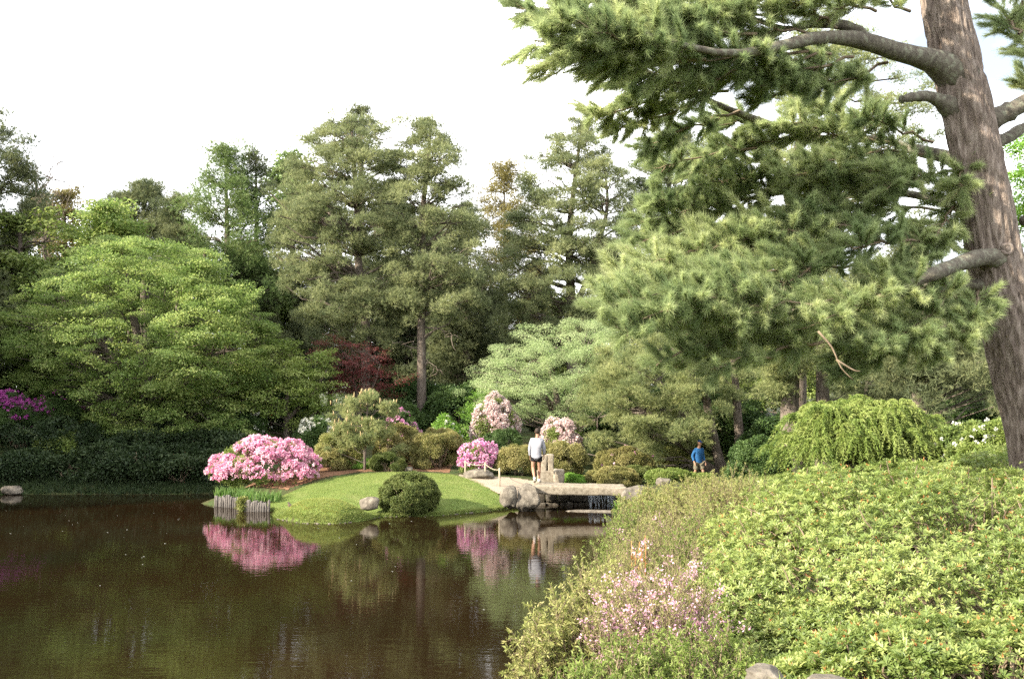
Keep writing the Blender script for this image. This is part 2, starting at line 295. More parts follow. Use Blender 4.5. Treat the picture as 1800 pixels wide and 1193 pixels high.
def water_material():
    m, n, o = new_mat('dark_pond_water'); lk = n.links.new
    b = n.nodes.new('ShaderNodeBsdfPrincipled'); b.inputs['Roughness'].default_value = 0.012; b.inputs['IOR'].default_value = 1.333
    tcx = n.nodes.new('ShaderNodeTexCoord')
    # tea-brown water, with olive weed showing through in drifts
    c = n.nodes.new('ShaderNodeTexNoise'); c.inputs['Scale'].default_value = 0.16; c.inputs['Detail'].default_value = 5; lk(tcx.outputs['Object'], c.inputs['Vector'])
    rm = n.nodes.new('ShaderNodeValToRGB'); rm.color_ramp.elements[0].position = 0.36; rm.color_ramp.elements[1].position = 0.68
    rm.color_ramp.elements[0].color = (0.0120, 0.0058, 0.0024, 1); rm.color_ramp.elements[1].color = (0.0080, 0.0062, 0.0026, 1)
    lk(c.outputs['Fac'], rm.inputs[0]); lk(rm.outputs[0], b.inputs['Base Color'])
    mp1 = n.nodes.new('ShaderNodeMapping'); mp1.inputs['Scale'].default_value = (0.9, 3.2, 1); lk(tcx.outputs['Object'], mp1.inputs['Vector'])
    w1 = n.nodes.new('ShaderNodeTexNoise'); w1.inputs['Scale'].default_value = 1.7; w1.inputs['Detail'].default_value = 3; lk(mp1.outputs[0], w1.inputs['Vector'])
    w2 = n.nodes.new('ShaderNodeTexNoise'); w2.inputs['Scale'].default_value = 7.0; w2.inputs['Detail'].default_value = 2; lk(mp1.outputs[0], w2.inputs['Vector'])
    ad = n.nodes.new('ShaderNodeMath'); ad.operation = 'MULTIPLY_ADD'; ad.inputs[1].default_value = 0.22; lk(w2.outputs['Fac'], ad.inputs[0]); lk(w1.outputs['Fac'], ad.inputs[2])
    bp = n.nodes.new('ShaderNodeBump'); bp.inputs['Strength'].default_value = 0.038; bp.inputs['Distance'].default_value = 0.05
    lk(ad.outputs[0], bp.inputs['Height']); lk(bp.outputs[0], b.inputs['Normal']); lk(b.outputs[0], o.inputs[0])
    return m
M['water'] = water_material()
def fall_material():
    m, n, o = new_mat('falling_water'); lk = n.links.new
    b = n.nodes.new('ShaderNodeBsdfPrincipled'); b.inputs['Base Color'].default_value = (0.62, 0.68, 0.74, 1); b.inputs['Roughness'].default_value = 0.15; b.inputs['Transmission Weight'].default_value = 0.35; b.inputs['IOR'].default_value = 1.33
    lk(b.outputs[0], o.inputs[0]); return m
M['fall'] = fall_material()

# ------------------------------------------------------------------ the ground, the pond
SHORE = [(-14, -4), (-11, 2), (-5, 6.6), (-1.2, 9.4), (0.3, 11), (1.2, 14), (1.9, 20), (2.6, 26), (3.35, 30.2), (3.6, 31.2), (3.6, 33.3), (0.85, 33.3), (0.75, 31.9),
         Wp(930, 890), Wp(880, 896), Wp(800, 903), Wp(770, 906), Wp(665, 908), Wp(640, 915), Wp(590, 920), Wp(530, 919), Wp(492, 912), Wp(482, 907), Wp(498, 901),
         Wp(474, 897), Wp(425, 894), Wp(377, 889), (-10.35, 33.2), (-10.1, 34.6), (-10.4, 36.3), Wp(250, 869), Wp(100, 868), Wp(0, 869), (-20.0, 35.4), (-20.6, 31), (-22, 24), (-25, 14), (-24, -4)]
SHORE = np.array([tuple(map(float, s)) for s in SHORE])
def pond_sd(x, y):
    """metres outside the pond's edge (negative in the water)"""
    x = np.asarray(x, float); y = np.asarray(y, float); d = np.full(x.shape, 1e9); ins = np.zeros(x.shape, bool)
    n = len(SHORE)
    for i in range(n):
        x0, y0 = SHORE[i]; x1, y1 = SHORE[(i+1) % n]
        ex, ey = x1-x0, y1-y0; t = np.clip(((x-x0)*ex+(y-y0)*ey)/(ex*ex+ey*ey), 0, 1)
        d = np.minimum(d, np.hypot(x-x0-t*ex, y-y0-t*ey))
        c = ((y0 > y) != (y1 > y)); xi = x0 + (y-y0)/(y1-y0 if y1 != y0 else 1e-9)*ex
        ins ^= c & (x < xi)
    return np.where(ins, -d, d)
CTRL = np.array([  # x, y, height the bank climbs to, how fast
    (-5, 33, 1.22, 3.8), (-2, 33, 1.18, 3.2), (-4, 31, 1.2, 3.8), (-6, 31, 1.2, 4.0), (-7, 32, 1.1, 3.2), (-8.5, 34, 0.75, 1.4), (-6, 37, 1.0, 1.9), (0.3, 34, 0.78, 0.7), (2, 36, 0.85, 0.7), (4.5, 33, 0.9, 0.8),
    (-15, 38, 2.0, 2.6), (-20, 39, 2.2, 2.6), (-25, 42, 2.4, 3), (-12, 46, 2.2, 3), (0, 46, 1.7, 3), (10, 46, 1.7, 3), (10, 36, 0.75, 2), (6.5, 36.5, 0.30, 1.5), (7.5, 35, 0.42, 1.5), (5, 35.5, 0.6, 1.2), (8, 26, 1.6, 2.0), (5, 22, 1.7, 2.0),
    (0, 2, 2.25, 3.0), (4, 8, 2.2, 2.6), (8, 12, 2.3, 2.6), (4, 14, 2.0, 2.4), (-10, -3, 2.2, 3), (14, 20, 2.2, 2.5), (-40, 10, 2.2, 3), (0, 80, 2.6, 4), (40, 60, 3, 4), (-40, 60, 3, 4), (20, -10, 2.4, 3)])
ISLET = (float(np.mean((Wp(482, 907)[0], Wp(668, 908)[0]))), 29.0)
def vnoise(x, y):
    return (np.sin(x*0.71+1.3*np.sin(y*0.53))*np.cos(y*0.63+0.8*np.sin(x*0.37)))
def ground(x, y):
    x = np.asarray(x, float); y = np.asarray(y, float); d = pond_sd(x, y)
    w = 1/((x[..., None]-CTRL[:, 0])**2+(y[..., None]-CTRL[:, 1])**2+1.5)**1.6
    w /= w.sum(-1, keepdims=True); H = (w*CTRL[:, 2]).sum(-1); Lr = (w*CTRL[:, 3]).sum(-1)
    dp = np.maximum(d, 0)
    z = np.where(d > 0, H*(1-np.exp(-dp/Lr)) + 0.05*vnoise(x*1.3, y*1.3)*np.minimum(dp/3, 1) + 0.004*np.minimum(dp, 400), -0.8*(1-np.exp(d/0.7)))
    isl = np.exp(-(((x-ISLET[0])/1.25)**2+((y-ISLET[1])/0.62)**2)**1.3)
    z = np.where(d > 0, np.maximum(z, 0.62*isl*np.minimum(dp/0.16, 1)**0.6), z)
    # a dip behind the islet
    dip = np.exp(-(((x-ISLET[0]+0.2)/1.5)**2+((y-ISLET[1]-1.15)/0.5)**2)); z = np.where(d > 0, np.maximum(z-0.30*dip, 0.04), z)
    return z
def gz(x, y): return float(ground(np.array([x]), np.array([y]))[0])

def axis(lo, f0, f1, hi, step):
    fine = np.arange(f0, f1+1e-6, step); g = [s for s in np.geomspace(step*2, 250, 30)]
    up = f1+np.cumsum(g); dn = f0-np.cumsum(g)
    return np.concatenate((dn[dn > lo][::-1], fine, up[up < hi]))
def grid_mesh(name, xs, ys, zf, mat, keep=None, dz=0.0):
    X, Y = np.meshgrid(xs, ys); Z = zf(X, Y)+dz; nx, ny = len(xs), len(ys)
    i = (np.arange(ny-1)[:, None]*nx+np.arange(nx-1)[None]).ravel()
    F = np.stack((i, i+1, i+nx+1, i+nx), -1)
    if keep is not None:
        k = keep(X, Y).ravel(); F = F[k[F].all(1)]
        u, inv = np.unique(F, return_inverse=True); V = np.stack((X.ravel(), Y.ravel(), Z.ravel()), -1)[u]; F = inv.reshape(F.shape)
    else: V = np.stack((X.ravel(), Y.ravel(), Z.ravel()), -1)
    return mesh(name, V, F, None, True, mat)
def in_poly(x, y, poly):
    ins = np.zeros(np.shape(x), bool); n = len(poly)
    for i in range(n):
        x0, y0 = poly[i]; x1, y1 = poly[(i+1) % n]
        c = ((y0 > y) != (y1 > y)); ins ^= c & (x < x0+(y-y0)/((y1-y0) or 1e-9)*(x1-x0))
    return ins
LAWN = [(-8.1, 31.4), (-7.3, 32.6), (-6.6, 33.6), (-5.9, 34.35), (-5.0, 34.75), (-3.6, 35.0), (-2.2, 34.9), (-1.4, 34.3), (-0.9, 33.3), (-0.4, 32.5), (0.6, 31.9), (1.0, 31.0), (0, 29), (-3, 27), (-8, 27)]
MULCH = [(-7.4, 32.9), (-6.4, 34.1), (-5.2, 35.1), (-3.4, 35.35), (-2.2, 35.2), (-2.2, 38), (-9.5, 38), (-9.5, 34)]
PATH = [(-1.9, 34.6), (-1.5, 34.0), (-1.0, 33.2), (-0.45, 32.55), (0.5, 31.95), (0.86, 32.0), (0.86, 33.6), (1.3, 34.3), (0.2, 34.7), (-1.9, 34.9)]
g = obj('ground', grid_mesh('ground', axis(-700, -24, 14, 700, 0.22), axis(-500, 2, 48, 900, 0.22), lambda x, y: ground(x, y)-0.06*(in_poly(x, y, LAWN) & (pond_sd(x, y) > 0)), M['soil']), kind='structure')
# pond surface, with a margin that runs under the banks
wx, wy = np.arange(-40, 6.1, 1.0), np.arange(-6, 39.1, 1.0)
obj('pond', grid_mesh('pond', wx, wy, lambda x, y: x*0.0, M['water'], keep=lambda x, y: pond_sd(x, y) < 1.2), kind='structure')
lawn = obj('lawn', grid_mesh('lawn', np.arange(-9, 1.2, 0.08), np.arange(27.5, 36, 0.08), ground, M['lawn'], keep=lambda x, y: in_poly(x, y, LAWN) & (pond_sd(x, y) > -0.12), dz=0.02), kind='structure')
obj('mulch_bed', grid_mesh('mulch_bed', np.arange(-10, -2, 0.12), np.arange(32, 38, 0.12), ground, M['mulch'], keep=lambda x, y: in_poly(x, y, MULCH) & (pond_sd(x, y) > 0.3), dz=0.010), kind='structure')
obj('path', grid_mesh('path', np.arange(-2.4, 1.6, 0.08), np.arange(31.6, 37, 0.08), ground, M['path'], keep=lambda x, y: in_poly(x, y, PATH), dz=0.026), kind='structure')

def scatter(n, x0, x1, y0, y1, test, r):
    x = r.uniform(x0, x1, n); y = r.uniform(y0, y1, n); k = test(x, y); x, y = x[k], y[k]
    return np.stack((x, y, ground(x, y)), -1)
def grass_patch(name, label, mat, pts, h, w, r, lean=0.35):
    N = len(pts); d = nrm(np.stack((r.normal(0, lean, N), r.normal(0, lean, N), np.ones(N)), -1))
    V, F, t = needles(pts-np.array((0, 0, 0.01)), d, 1, h, w, 0.12, r)
    o = obj(name, mesh(name, V, F, t, False, mat), kind='stuff'); o['label'] = label; o['category'] = 'grass'; return o
r = rng(5)
pts = scatter(330000, -8.4, 1.0, 28, 35.4, lambda x, y: in_poly(x, y, LAWN) & (pond_sd(x, y) > -0.03), r)
grass_patch('grass', 'short mown grass covering the mounded lawn', M['grass'], pts, 0.065, 0.015, r, 0.55)
pts = scatter(400000, -8.4, 1.0, 27.5, 33, lambda x, y: in_poly(x, y, LAWN) & (np.abs(pond_sd(x, y)-0.03) < 0.06), r)
pi = scatter(90000, -7.3, -3.6, 27.8, 30.2, lambda x, y: (np.exp(-(((x-ISLET[0])/1.45)**2+((y-ISLET[1])/0.72)**2)**1.3) > 0.30) & (pond_sd(x, y) > -0.02), r)
grass_patch('moss_grass', 'longer yellowish grass on the low islet mound', M['mossgrass'], pi, 0.06, 0.016, r, 0.9)
grass_patch('edge_grass', 'longer ragged grass fringing the lawn at the waterline', M['grass'], pts, 0.13, 0.018, r, 0.7)

# ------------------------------------------------------------------ foliage builders
def rows_sampler(rows, D, n, r, deep=0.85, front=0.62, jit=1.0):
    """points through a crown: rows = (py, x_left, x_right) of its outline at depth D; the crown is as deep as it is wide"""
    rows = np.array(rows, float); py = np.linspace(rows[0, 0], rows[-1, 0], 200)
    xl = np.interp(py, rows[:, 0], rows[:, 1]); xr = np.interp(py, rows[:, 0], rows[:, 2])
    w = np.maximum(xr-xl, 1); c = np.cumsum(w**0.7)/(w**0.7).sum(); k = np.searchsorted(c, r.uniform(0, 1, n)); k = np.minimum(k, 199)
    u = r.uniform(-1, 1, n); X = (xl+xr)[k]/2 + u*(w[k]/2)
    hd = (w[k]/2/FPX*D)*np.sqrt(np.maximum(1-u*u, 0))*deep
    s = r.uniform(0, 1, n)**0.7*np.where(r.uniform(0, 1, n) < front, -1, 1)
    j = np.where(r.uniform(0, 1, n) < 0.22, 0.55, 0.18)*jit
    return np.array([P(a, b, D+o) for a, b, o in zip(X, py[k], s*hd)]) + np.minimum(r.normal(0, 1, (n, 3))*j[:, None], np.array((9, 9, 0.12)))
def pad_points(cent, rad, flat, n, r, shell=0.5, up=0.35):
    """n points per flattened clump, most of them near its upper surface; returns points, outward directions, clump index"""
    N = len(cent); d = r.normal(0, 1, (N*n, 3)); d = nrm(d); d[:, 2] = np.where(r.uniform(0, 1, N*n) < up, np.abs(d[:, 2]), d[:, 2])
    q = r.uniform(0, 1, (N*n, 1))**shell
    R = np.repeat(rad, n)[:, None]; idx = np.repeat(np.arange(N), n)
    p = np.repeat(cent, n, 0) + d*q*R*np.array((1, 1, 1.0))*np.array((1, 1, flat))
    return p, d, idx
def needle_pad(mat, seed, flat, tufts, n, length, width, spread, upb):
    r = rng(seed); p, d, _ = pad_points(np.zeros((1, 3)), np.array([0.7]), flat, tufts, r, 0.62, 0.45)
    dd = nrm(d*np.array((1, 1, 0.7)) + np.array((0, 0, upb)) + r.normal(0, 0.3, p.shape))
    V, F, t = needles(p, dd, n, length, width, spread, r, np.clip(r.normal(0.5, 0.24, len(p)), 0, 1)); return mesh('clump', V, F, t, False, M[mat])
def needle_crown(name, cent, rad, parent, r, mat='pine', flat=0.55, tufts=150, n=8, length=0.17, width=0.02, spread=0.6, upb=0.55, tilt=0.28):
    objs = [template((mat, k, flat, tufts, n, length, width, spread, upb), lambda: needle_pad(mat, 900+k, flat, tufts, n, length, width, spread, upb)) for k in range(4)]
    dirs = nrm(np.array((0, 0, 1.0))+r.normal(0, tilt, cent.shape)); return clumps(name, cent, dirs, rad/0.7, r.uniform(-0.28, 0.28, len(cent)), objs, parent, r)
def leaf_pad(mat, seed, flat, n, length, width, tilt, shell):
    r = rng(seed); p, d, _ = pad_points(np.zeros((1, 3)), np.array([0.7]), flat, n, r, shell, 0.45)
    nm = nrm(np.array((0, 0, 1.0)) + tilt*r.normal(0, 1, p.shape)+d*0.25); dd = nrm(np.cross(nm, r.normal(0, 1, p.shape))); dd[:, 2] -= 0.25
    V, F, t = leaves(p, dd, nm, length, width, r, np.clip(r.normal(0.5, 0.24, len(p)), 0, 1)); return mesh('clump', V, F, t, False, M[mat])
def leaf_crown(name, cent, rad, parent, r, mat='broad', flat=0.3, n=200, length=0.1, width=0.07, tilt=0.5, shell=0.5, lean=0.22):
    objs = [template((mat, k, flat, n, length, width, tilt, shell), lambda: leaf_pad(mat, 950+k, flat, n, length, width, tilt, shell)) for k in range(4)]
    dirs = nrm(np.array((0, 0, 1.0))+r.normal(0, lean, cent.shape)); return clumps(name, cent, dirs, rad/0.7, r.uniform(-0.28, 0.28, len(cent)), objs, parent, r)
def branches_to(geo, cent, trunk, r, base_r=0.05, drop=0.35, sag=0.12, sides=4, seg=5, tip=0.3, every=2):
    """a limb from the stem (rows x, y, z, radius) to each clump"""
    for c in cent[::every]:
        h = np.hypot(trunk[:, 0]-c[0], trunk[:, 1]-c[1]); want = c[2]-drop*h
        k = int(np.argmin(np.abs(trunk[:, 2]-want)+h*0.25)); b = trunk[k]
        ln = np.linalg.norm(b[:3]-c)
        br = min(base_r*(0.5+0.25*ln), b[3]*0.7)
        pts = curve(b[:3], c, sag*ln*0.35*r.uniform(-0.6, 1.4), seg, 0.055*ln, r)
        geo.tube(pts, np.linspace(br, br*tip, seg), sides, cap=False)
def stem(pxs, D, n=14, off=(0, 0, 0)):
    """a trunk from rows of (px, py, width in px[, depth])"""
    q = []
    for row in pxs:
        d = row[3] if len(row) > 3 else D
        q.append((*P(row[0], row[1], d), row[2]/FPX*d*0.5))
    return smooth_line(q, n)

def tree(name, label, D, rows, trunk, mat, seed, pads=120, rad=(0.5, 0.9), style='pine', bark='bark', cat='tree', group=None, base_r=0.05, drop=0.35, every=2, deep=0.85, dead=None, front=0.62, extra=None, **kw):
    r = rng(seed); T = trunk if isinstance(trunk[0], list) else [trunk]
    stems = [stem(t, D) for t in T]
    base = stems[0][np.argmin(stems[0][:, 2])].copy(); gzb = gz(base[0], base[1])
    for s in stems:                                                          # root the stems in the ground
        k = int(np.argmin(s[:, 2]))
    loc = np.array((base[0], base[1], gzb))
    root = thing(name, label, cat, loc, group)
    tg = Geo()
    for s in stems:
        s = s[np.argsort(s[:, 2])]
        if s[0, 2] < gzb+2.5:
            s = np.concatenate(([[s[0, 0], s[0, 1], gzb-0.25, s[0, 3]*1.25]], s[s[:, 2] > gzb+0.1]))
        tg.tube(s[:, :3]-loc, s[:, 3], 9)
    cent = rows_sampler(rows, D, pads, r, deep, front)
    for s in stems:                                                          # foliage round each leader
        tp = s[np.argmax(s[:, 2]), :3]; cent = np.concatenate((cent, tp+r.normal(0, 0.22, (4, 3))-np.array((0, 0, 0.25))))
    if extra: cent = np.concatenate((cent, np.array([P(*e) for e in extra])))
    rd = r.uniform(rad[0], rad[1], len(cent))
    allst = np.concatenate(stems)
    bg_ = Geo(); branches_to(bg_, cent, allst, r, base_r, drop, every=every)
    if dead:
        for (a, b, c, d, w) in dead:
            q0, q1 = P(a, b, D), P(c, d, D-0.6); bg_.tube(curve(q0, q1, 0.15, 7, 0.10, r), np.linspace(w, w*0.25, 7), 5)
            for _ in range(3):
                f = r.uniform(0.35, 0.95); qa = q0*(1-f)+q1*f; bg_.tube(curve(qa, qa+r.normal(0, 0.45, 3), 0, 4, 0.05, r), np.linspace(w*0.5, w*0.15, 4), 4)
    bg_.v = [v-loc for v in bg_.v]
    tg.build('trunk', M[bark], root, True)
    bg_.build('branches', M[bark], root, True, kind='stuff')
    (needle_crown if style == 'pine' else leaf_crown)('crown', cent-loc, rd, root, r, mat=mat, **kw)
    return root

def dome_points(n, lobes, R, lobe_r, r, low=-0.15, power=0.35, flat_top=1.0):
    """points on a lumpy dome of half-axes R: centres of lobes over the dome, leaves over each lobe"""
    lc = nrm(r.normal(0, 1, (lobes*4, 3))); lc = lc[lc[:, 2] > low][:lobes]
    if flat_top != 1.0: lc[:, 2] = np.sign(lc[:, 2])*np.abs(lc[:, 2])**flat_top
    k = r.integers(0, len(lc), n); d = nrm(r.normal(0, 1, (n, 3)) + lc[k]*1.1)
    lr = lobe_r*r.uniform(0.6, 1.25, len(lc))
    c = lc*(1-lobe_r*0.8)
    p = (c[k] + d*(lr[k]*r.uniform(0, 1, n)**power)[:, None])*R
    out_ = nrm(d+lc[k]*0.6)
    return p, out_, k
def shrub_clump(mat, seed, length, width, n=12):
    r = rng(seed); c = r.normal(0, length*0.55, (n, 3)); c[:, 2] = np.abs(c[:, 2])*0.5
    d = nrm(c*np.array((1, 1, 0.5))+np.array((0, 0, length*0.4))+r.normal(0, length*0.4, (n, 3))); nm = nrm(np.array((0, 0, 1.0))+r.normal(0, 0.5, (n, 3)))
    V, F, t = leaves(c, d, nm, length, width, r, np.clip(r.normal(0.5, 0.2, n), 0, 1)); return mesh('clump', V, F, t, False, M[mat])
def shrub(name, label, x, y, R, mat, seed, n=4000, lobes=40, lobe_r=0.35, length=0.07, width=0.03, cat='shrub', flower=None, fl_n=0, fl_r=0.06, petals=9, petal=0.035,
          stems=14, z=None, low=-0.15, group=None, face=0.9, bark='twig', fl_top=-0.2, flat_top=1.0, fl_side=None, upness=0.5, sink=0.05):
    r = rng(seed); R = np.array(R, float); z = gz(x, y) if z is None else z
    root = thing(name, label, cat, (x, y, z), group)
    zc = R[2]*0.42                                                           # height of the dome's centre
    Rr = np.array((R[0], R[1], R[2]-zc))
    p, o_, k = dome_points(n, lobes, Rr, lobe_r, r, low-0.45, flat_top=flat_top); p[:, 2] += zc; ok = p[:, 2] > -sink; p, o_, k = p[ok], o_[ok], k[ok]
    objs = [template((mat, 'sh', q, length, width), lambda: shrub_clump(mat, 970+q, length, width)) for q in range(4)]
    pt = r.uniform(-0.25, 0.25, lobes*4); clumps('foliage', p, nrm(o_*face+np.array((0, 0, upness))+r.normal(0, 0.35, p.shape)), r.uniform(0.8, 1.25, len(p)), np.clip(pt[k]+r.normal(0, 0.10, len(p)), -0.5, 0.5), objs, root, r)
    sg = Geo()
    for _ in range(stems):
        a = r.uniform(0, 2*np.pi); e = np.array((math.cos(a)*R[0]*0.6, math.sin(a)*R[1]*0.6, R[2]*r.uniform(0.45, 0.85)))*r.uniform(0.6, 1.0)
        b = np.array((math.cos(a)*0.1, math.sin(a)*0.1, -0.08)); w = max(0.008, R[2]*0.012)
        sg.tube(curve(b, e, 0.08, 6, 0.04*R[2], r), np.linspace(w*1.4, w*0.5, 6), 5)
    sg.build('stems', M[bark], root, True, kind='stuff')
    if flower:
        p, o_, k = dome_points(fl_n, lobes, Rr*1.07, lobe_r, r, low-0.4, power=0.12, flat_top=flat_top); p[:, 2] += zc
        ok = (o_[:, 2] > fl_top) & (p[:, 2] > 0.03)
        if fl_side is not None: ok &= (o_@np.array(fl_side)) > r.normal(-0.25, 0.35, len(p))
        p, o_ = p[ok], o_[ok]
        c = np.repeat(p, petals, 0); dv = nrm(r.normal(0, 1, c.shape) + np.repeat(o_, petals, 0)*0.7)
        base = c + dv*fl_r*0.35; nm = nrm(dv*0.6 + r.normal(0, 0.6, c.shape)); tt = np.repeat(r.uniform(0, 1, len(p)), petals)
        V, F, t = leaves(base, nrm(np.cross(nm, r.normal(0, 1, c.shape))+dv), nm, petal*1.2, petal*1.15, r, np.clip(tt+r.normal(0, 0.15, len(c)), 0, 1))
        obj('blossoms', mesh('blossoms', V, F, t, False, M[flower]), root, kind='stuff')
    return root

def rock(name, label, loc, dims, seed, mat='stone', cat='rock', rough=0.16, cuts=7, sub=4, block=0.62, rz=0.0, group=None, kind=None, parent=None):
    bm = bmesh.new(); bmesh.ops.create_icosphere(bm, subdivisions=sub, radius=1.0); r = rng(seed)
    V = np.array([v.co[:] for v in bm.verts]); F = np.array([[v.index for v in f.verts] for f in bm.faces]); bm.free()
    V = np.sign(V)*np.abs(V)**block
    for _ in range(cuts):                                                    # broken faces
        nn = nrm(r.normal(0, 1, 3)); h = r.uniform(0.66, 0.98); q = V@nn; V = V - np.outer(np.maximum(q-h, 0)*0.92, nn)
    for fr, am in ((1.4, rough), (3.6, rough*0.5), (9, rough*0.22), (19, rough*0.10)):
        V = V*(1+am*np.array([mnoise.noise(Vector(v*fr+seed*3.1)) for v in V]))[:, None]
    V = V/np.abs(V).max(0)
    V = V*np.array(dims)*0.5
    c, s = math.cos(rz), math.sin(rz); V = np.stack((V[:, 0]*c-V[:, 1]*s, V[:, 0]*s+V[:, 1]*c, V[:, 2]), -1)
    o = obj(name, mesh(name, V, F, None, True, M[mat]), parent, loc, kind)
    if parent is None and not kind: tag(o, label, cat, group)
    return o

# ------------------------------------------------------------------ the wood behind the pond
BIG = dict(tufts=130, n=8, length=0.21, width=0.019)
tree('tall_pine', 'tall pine with thick bare lower trunk rising behind the dark red maple', 46,
     [(205, 590, 650), (240, 545, 690), (290, 505, 700), (360, 485, 705), (430, 480, 700), (500, 490, 700), (560, 520, 690), (605, 560, 680)],
     [(643, 720, 17), (642, 640, 17), (642, 540, 16), (630, 470, 14), (628, 380, 11), (622, 290, 8), (618, 215, 3)], 'pine', 11, pads=370, rad=(0.25, 0.75),
     dead=[(640, 500, 700, 520, 0.05), (640, 560, 590, 585, 0.05)], **BIG)
tree('tall_pine', 'tall pine with straight slender trunk and long bare dead lower branches', 45.5,
     [(212, 745, 765), (235, 715, 785), (275, 690, 800), (330, 680, 812), (400, 690, 842), (470, 690, 850), (540, 690, 840), (560, 760, 830)],
     [(741, 740, 17), (741, 640, 16), (740, 540, 14), (744, 450, 12), (742, 380, 10), (752, 290, 7), (757, 215, 3)], 'pine', 12, pads=260, rad=(0.25, 0.72),
     dead=[(742, 575, 810, 595, 0.05), (742, 515, 800, 490, 0.045), (742, 470, 812, 500, 0.04), (741, 620, 690, 600, 0.035), (741, 640, 775, 650, 0.03), (742, 500, 700, 520, 0.03)], **BIG)
tree('spreading_pine', 'broad olive pine with forking trunk standing behind the pale rounded tree', 48,
     [(212, 1010, 1040), (250, 965, 1075), (300, 930, 1100), (350, 915, 1120), (420, 895, 1120), (480, 880, 1110), (540, 870, 1080), (600, 875, 1060)],
     [[(1008, 690, 22), (1006, 600, 20), (1003, 500, 16), (1000, 420, 12), (1010, 320, 8), (1024, 215, 3)], [(1004, 560, 12), (1040, 470, 10), (1052, 430, 9), (1068, 360, 6), (1062, 290, 3)]],
     'pine', 13, pads=430, rad=(0.25, 0.72), **BIG)
tree('dark_pine', 'dark green pine between the olive pine and the overhanging boughs', 52,
     [(232, 1175, 1215), (262, 1130, 1240), (320, 1100, 1240), (380, 1090, 1235), (450, 1095, 1230), (520, 1100, 1230), (580, 1090, 1220)],
     [(1160, 690, 20), (1160, 560, 16), (1165, 420, 11), (1180, 300, 7), (1192, 240, 3)], 'darkpine', 14, pads=290, rad=(0.35, 0.85), **BIG)
tree('spire_conifer_tree', 'dark pointed conifer whose tip tops the two tall pines', 57,
     [(186, 628, 640), (215, 610, 660), (260, 590, 690), (330, 570, 740), (420, 550, 790), (520, 540, 810), (620, 540, 820), (680, 540, 820)],
     [(636, 720, 24), (635, 500, 18), (634, 190, 3)], 'darkpine', 15, pads=300, rad=(0.35, 0.85), flat=0.65, upb=0.2, **BIG)
tree('dark_conifer_tree', 'shadowy dark conifer just to the right of the tall pines', 53,
     [(365, 805, 830), (395, 790, 850), (450, 780, 865), (540, 770, 870), (620, 770, 870), (690, 770, 865)],
     [(820, 730, 18), (820, 540, 13), (818, 370, 3)], 'darkpine', 16, pads=130, rad=(0.5, 1.0), flat=0.65, upb=0.2, **BIG)
tree('larch_tree', 'yellowish feathery larch in the notch between the pine groups', 60,
     [(292, 872, 905), (330, 850, 930), (400, 842, 950), (480, 840, 960), (560, 840, 960), (640, 845, 950)],
     [(890, 700, 12), (888, 500, 8), (886, 310, 2)], 'gold', 17, pads=250, rad=(0.4, 0.85), flat=0.8, upb=0.2, tufts=110, n=7, length=0.2, width=0.018)
tree('larch_tree', 'light green feathery larch above the big maple', 54,
     [(262, 390, 405), (300, 370, 430), (350, 345, 455), (400, 335, 470), (460, 335, 480), (540, 350, 480)],
     [(402, 640, 16), (400, 480, 11), (397, 262, 2)], 'larch', 18, pads=170, rad=(0.5, 1.0), flat=0.8, upb=0.15, tufts=110, n=7, length=0.2, width=0.018)
tree('spire_conifer_tree', 'narrow dark spruce beside the light green larch', 55,
     [(268, 445, 455), (310, 430, 470), (370, 420, 485), (450, 410, 500), (540, 410, 505), (620, 420, 520)],
     [(452, 680, 14), (451, 480, 10), (450, 268, 2)], 'darkpine', 19, pads=95, rad=(0.45, 0.9), flat=0.65, upb=0.1, **BIG)
tree('leafy_tree', 'small bright leafy tree peeping between spruce and tall pine', 60,
     [(280, 495, 525), (310, 480, 550), (370, 478, 560), (430, 480, 560)], [(515, 640, 14), (514, 450, 10), (512, 290, 3)], 'larch', 20, pads=45, style='leaf', rad=(0.7, 1.2), n=130, length=0.2, width=0.14, flat=0.6)
tree('blue_pine', 'rounded blue-green pine crown on the skyline over the maple', 58,
     [(328, 235, 280), (350, 205, 295), (390, 200, 300), (440, 210, 300)], [(255, 640, 18), (254, 480, 13), (252, 335, 4)], 'darkpine', 21, pads=60, rad=(0.6, 1.1), **BIG)
tree('dark_conifer_tree', 'dark little conifer on the skyline left of the larch', 56,
     [(342, 300, 320), (370, 290, 345), (430, 280, 360), (500, 280, 360)], [(315, 640, 15), (314, 480, 10), (312, 345, 3)], 'darkpine', 22, pads=60, rad=(0.5, 0.95), **BIG)
tree('leafy_tree', 'rounded mid-green leafy tree above the left shoulder of the maple', 52,
     [(356, 170, 205), (380, 150, 228), (420, 145, 240), (470, 150, 245)], [(190, 640, 16), (190, 470, 11), (188, 365, 4)], 'maple', 23, pads=60, style='leaf', rad=(0.55, 1.0), n=150, length=0.15, width=0.11, flat=0.4)
tree('golden_tree', 'bronze-leaved tree on the skyline near the left edge', 58,
     [(332, 95, 125), (360, 85, 145), (400, 75, 150), (450, 70, 150)], [(115, 640, 16), (114, 470, 11), (112, 340, 4)], 'gold', 24, pads=48, style='leaf', rad=(0.5, 0.95), n=130, length=0.16, width=0.12, flat=0.5)
tree('dark_pine', 'tall dark pine cut off by the left edge of the view', 47,
     [(215, -60, 10), (260, -90, 50), (330, -100, 60), (400, -110, 50), (500, -110, 60), (600, -110, 60)], [(-20, 760, 24), (-18, 500, 16), (-15, 210, 4)], 'darkpine', 25, pads=120, rad=(0.5, 1.0), **BIG)
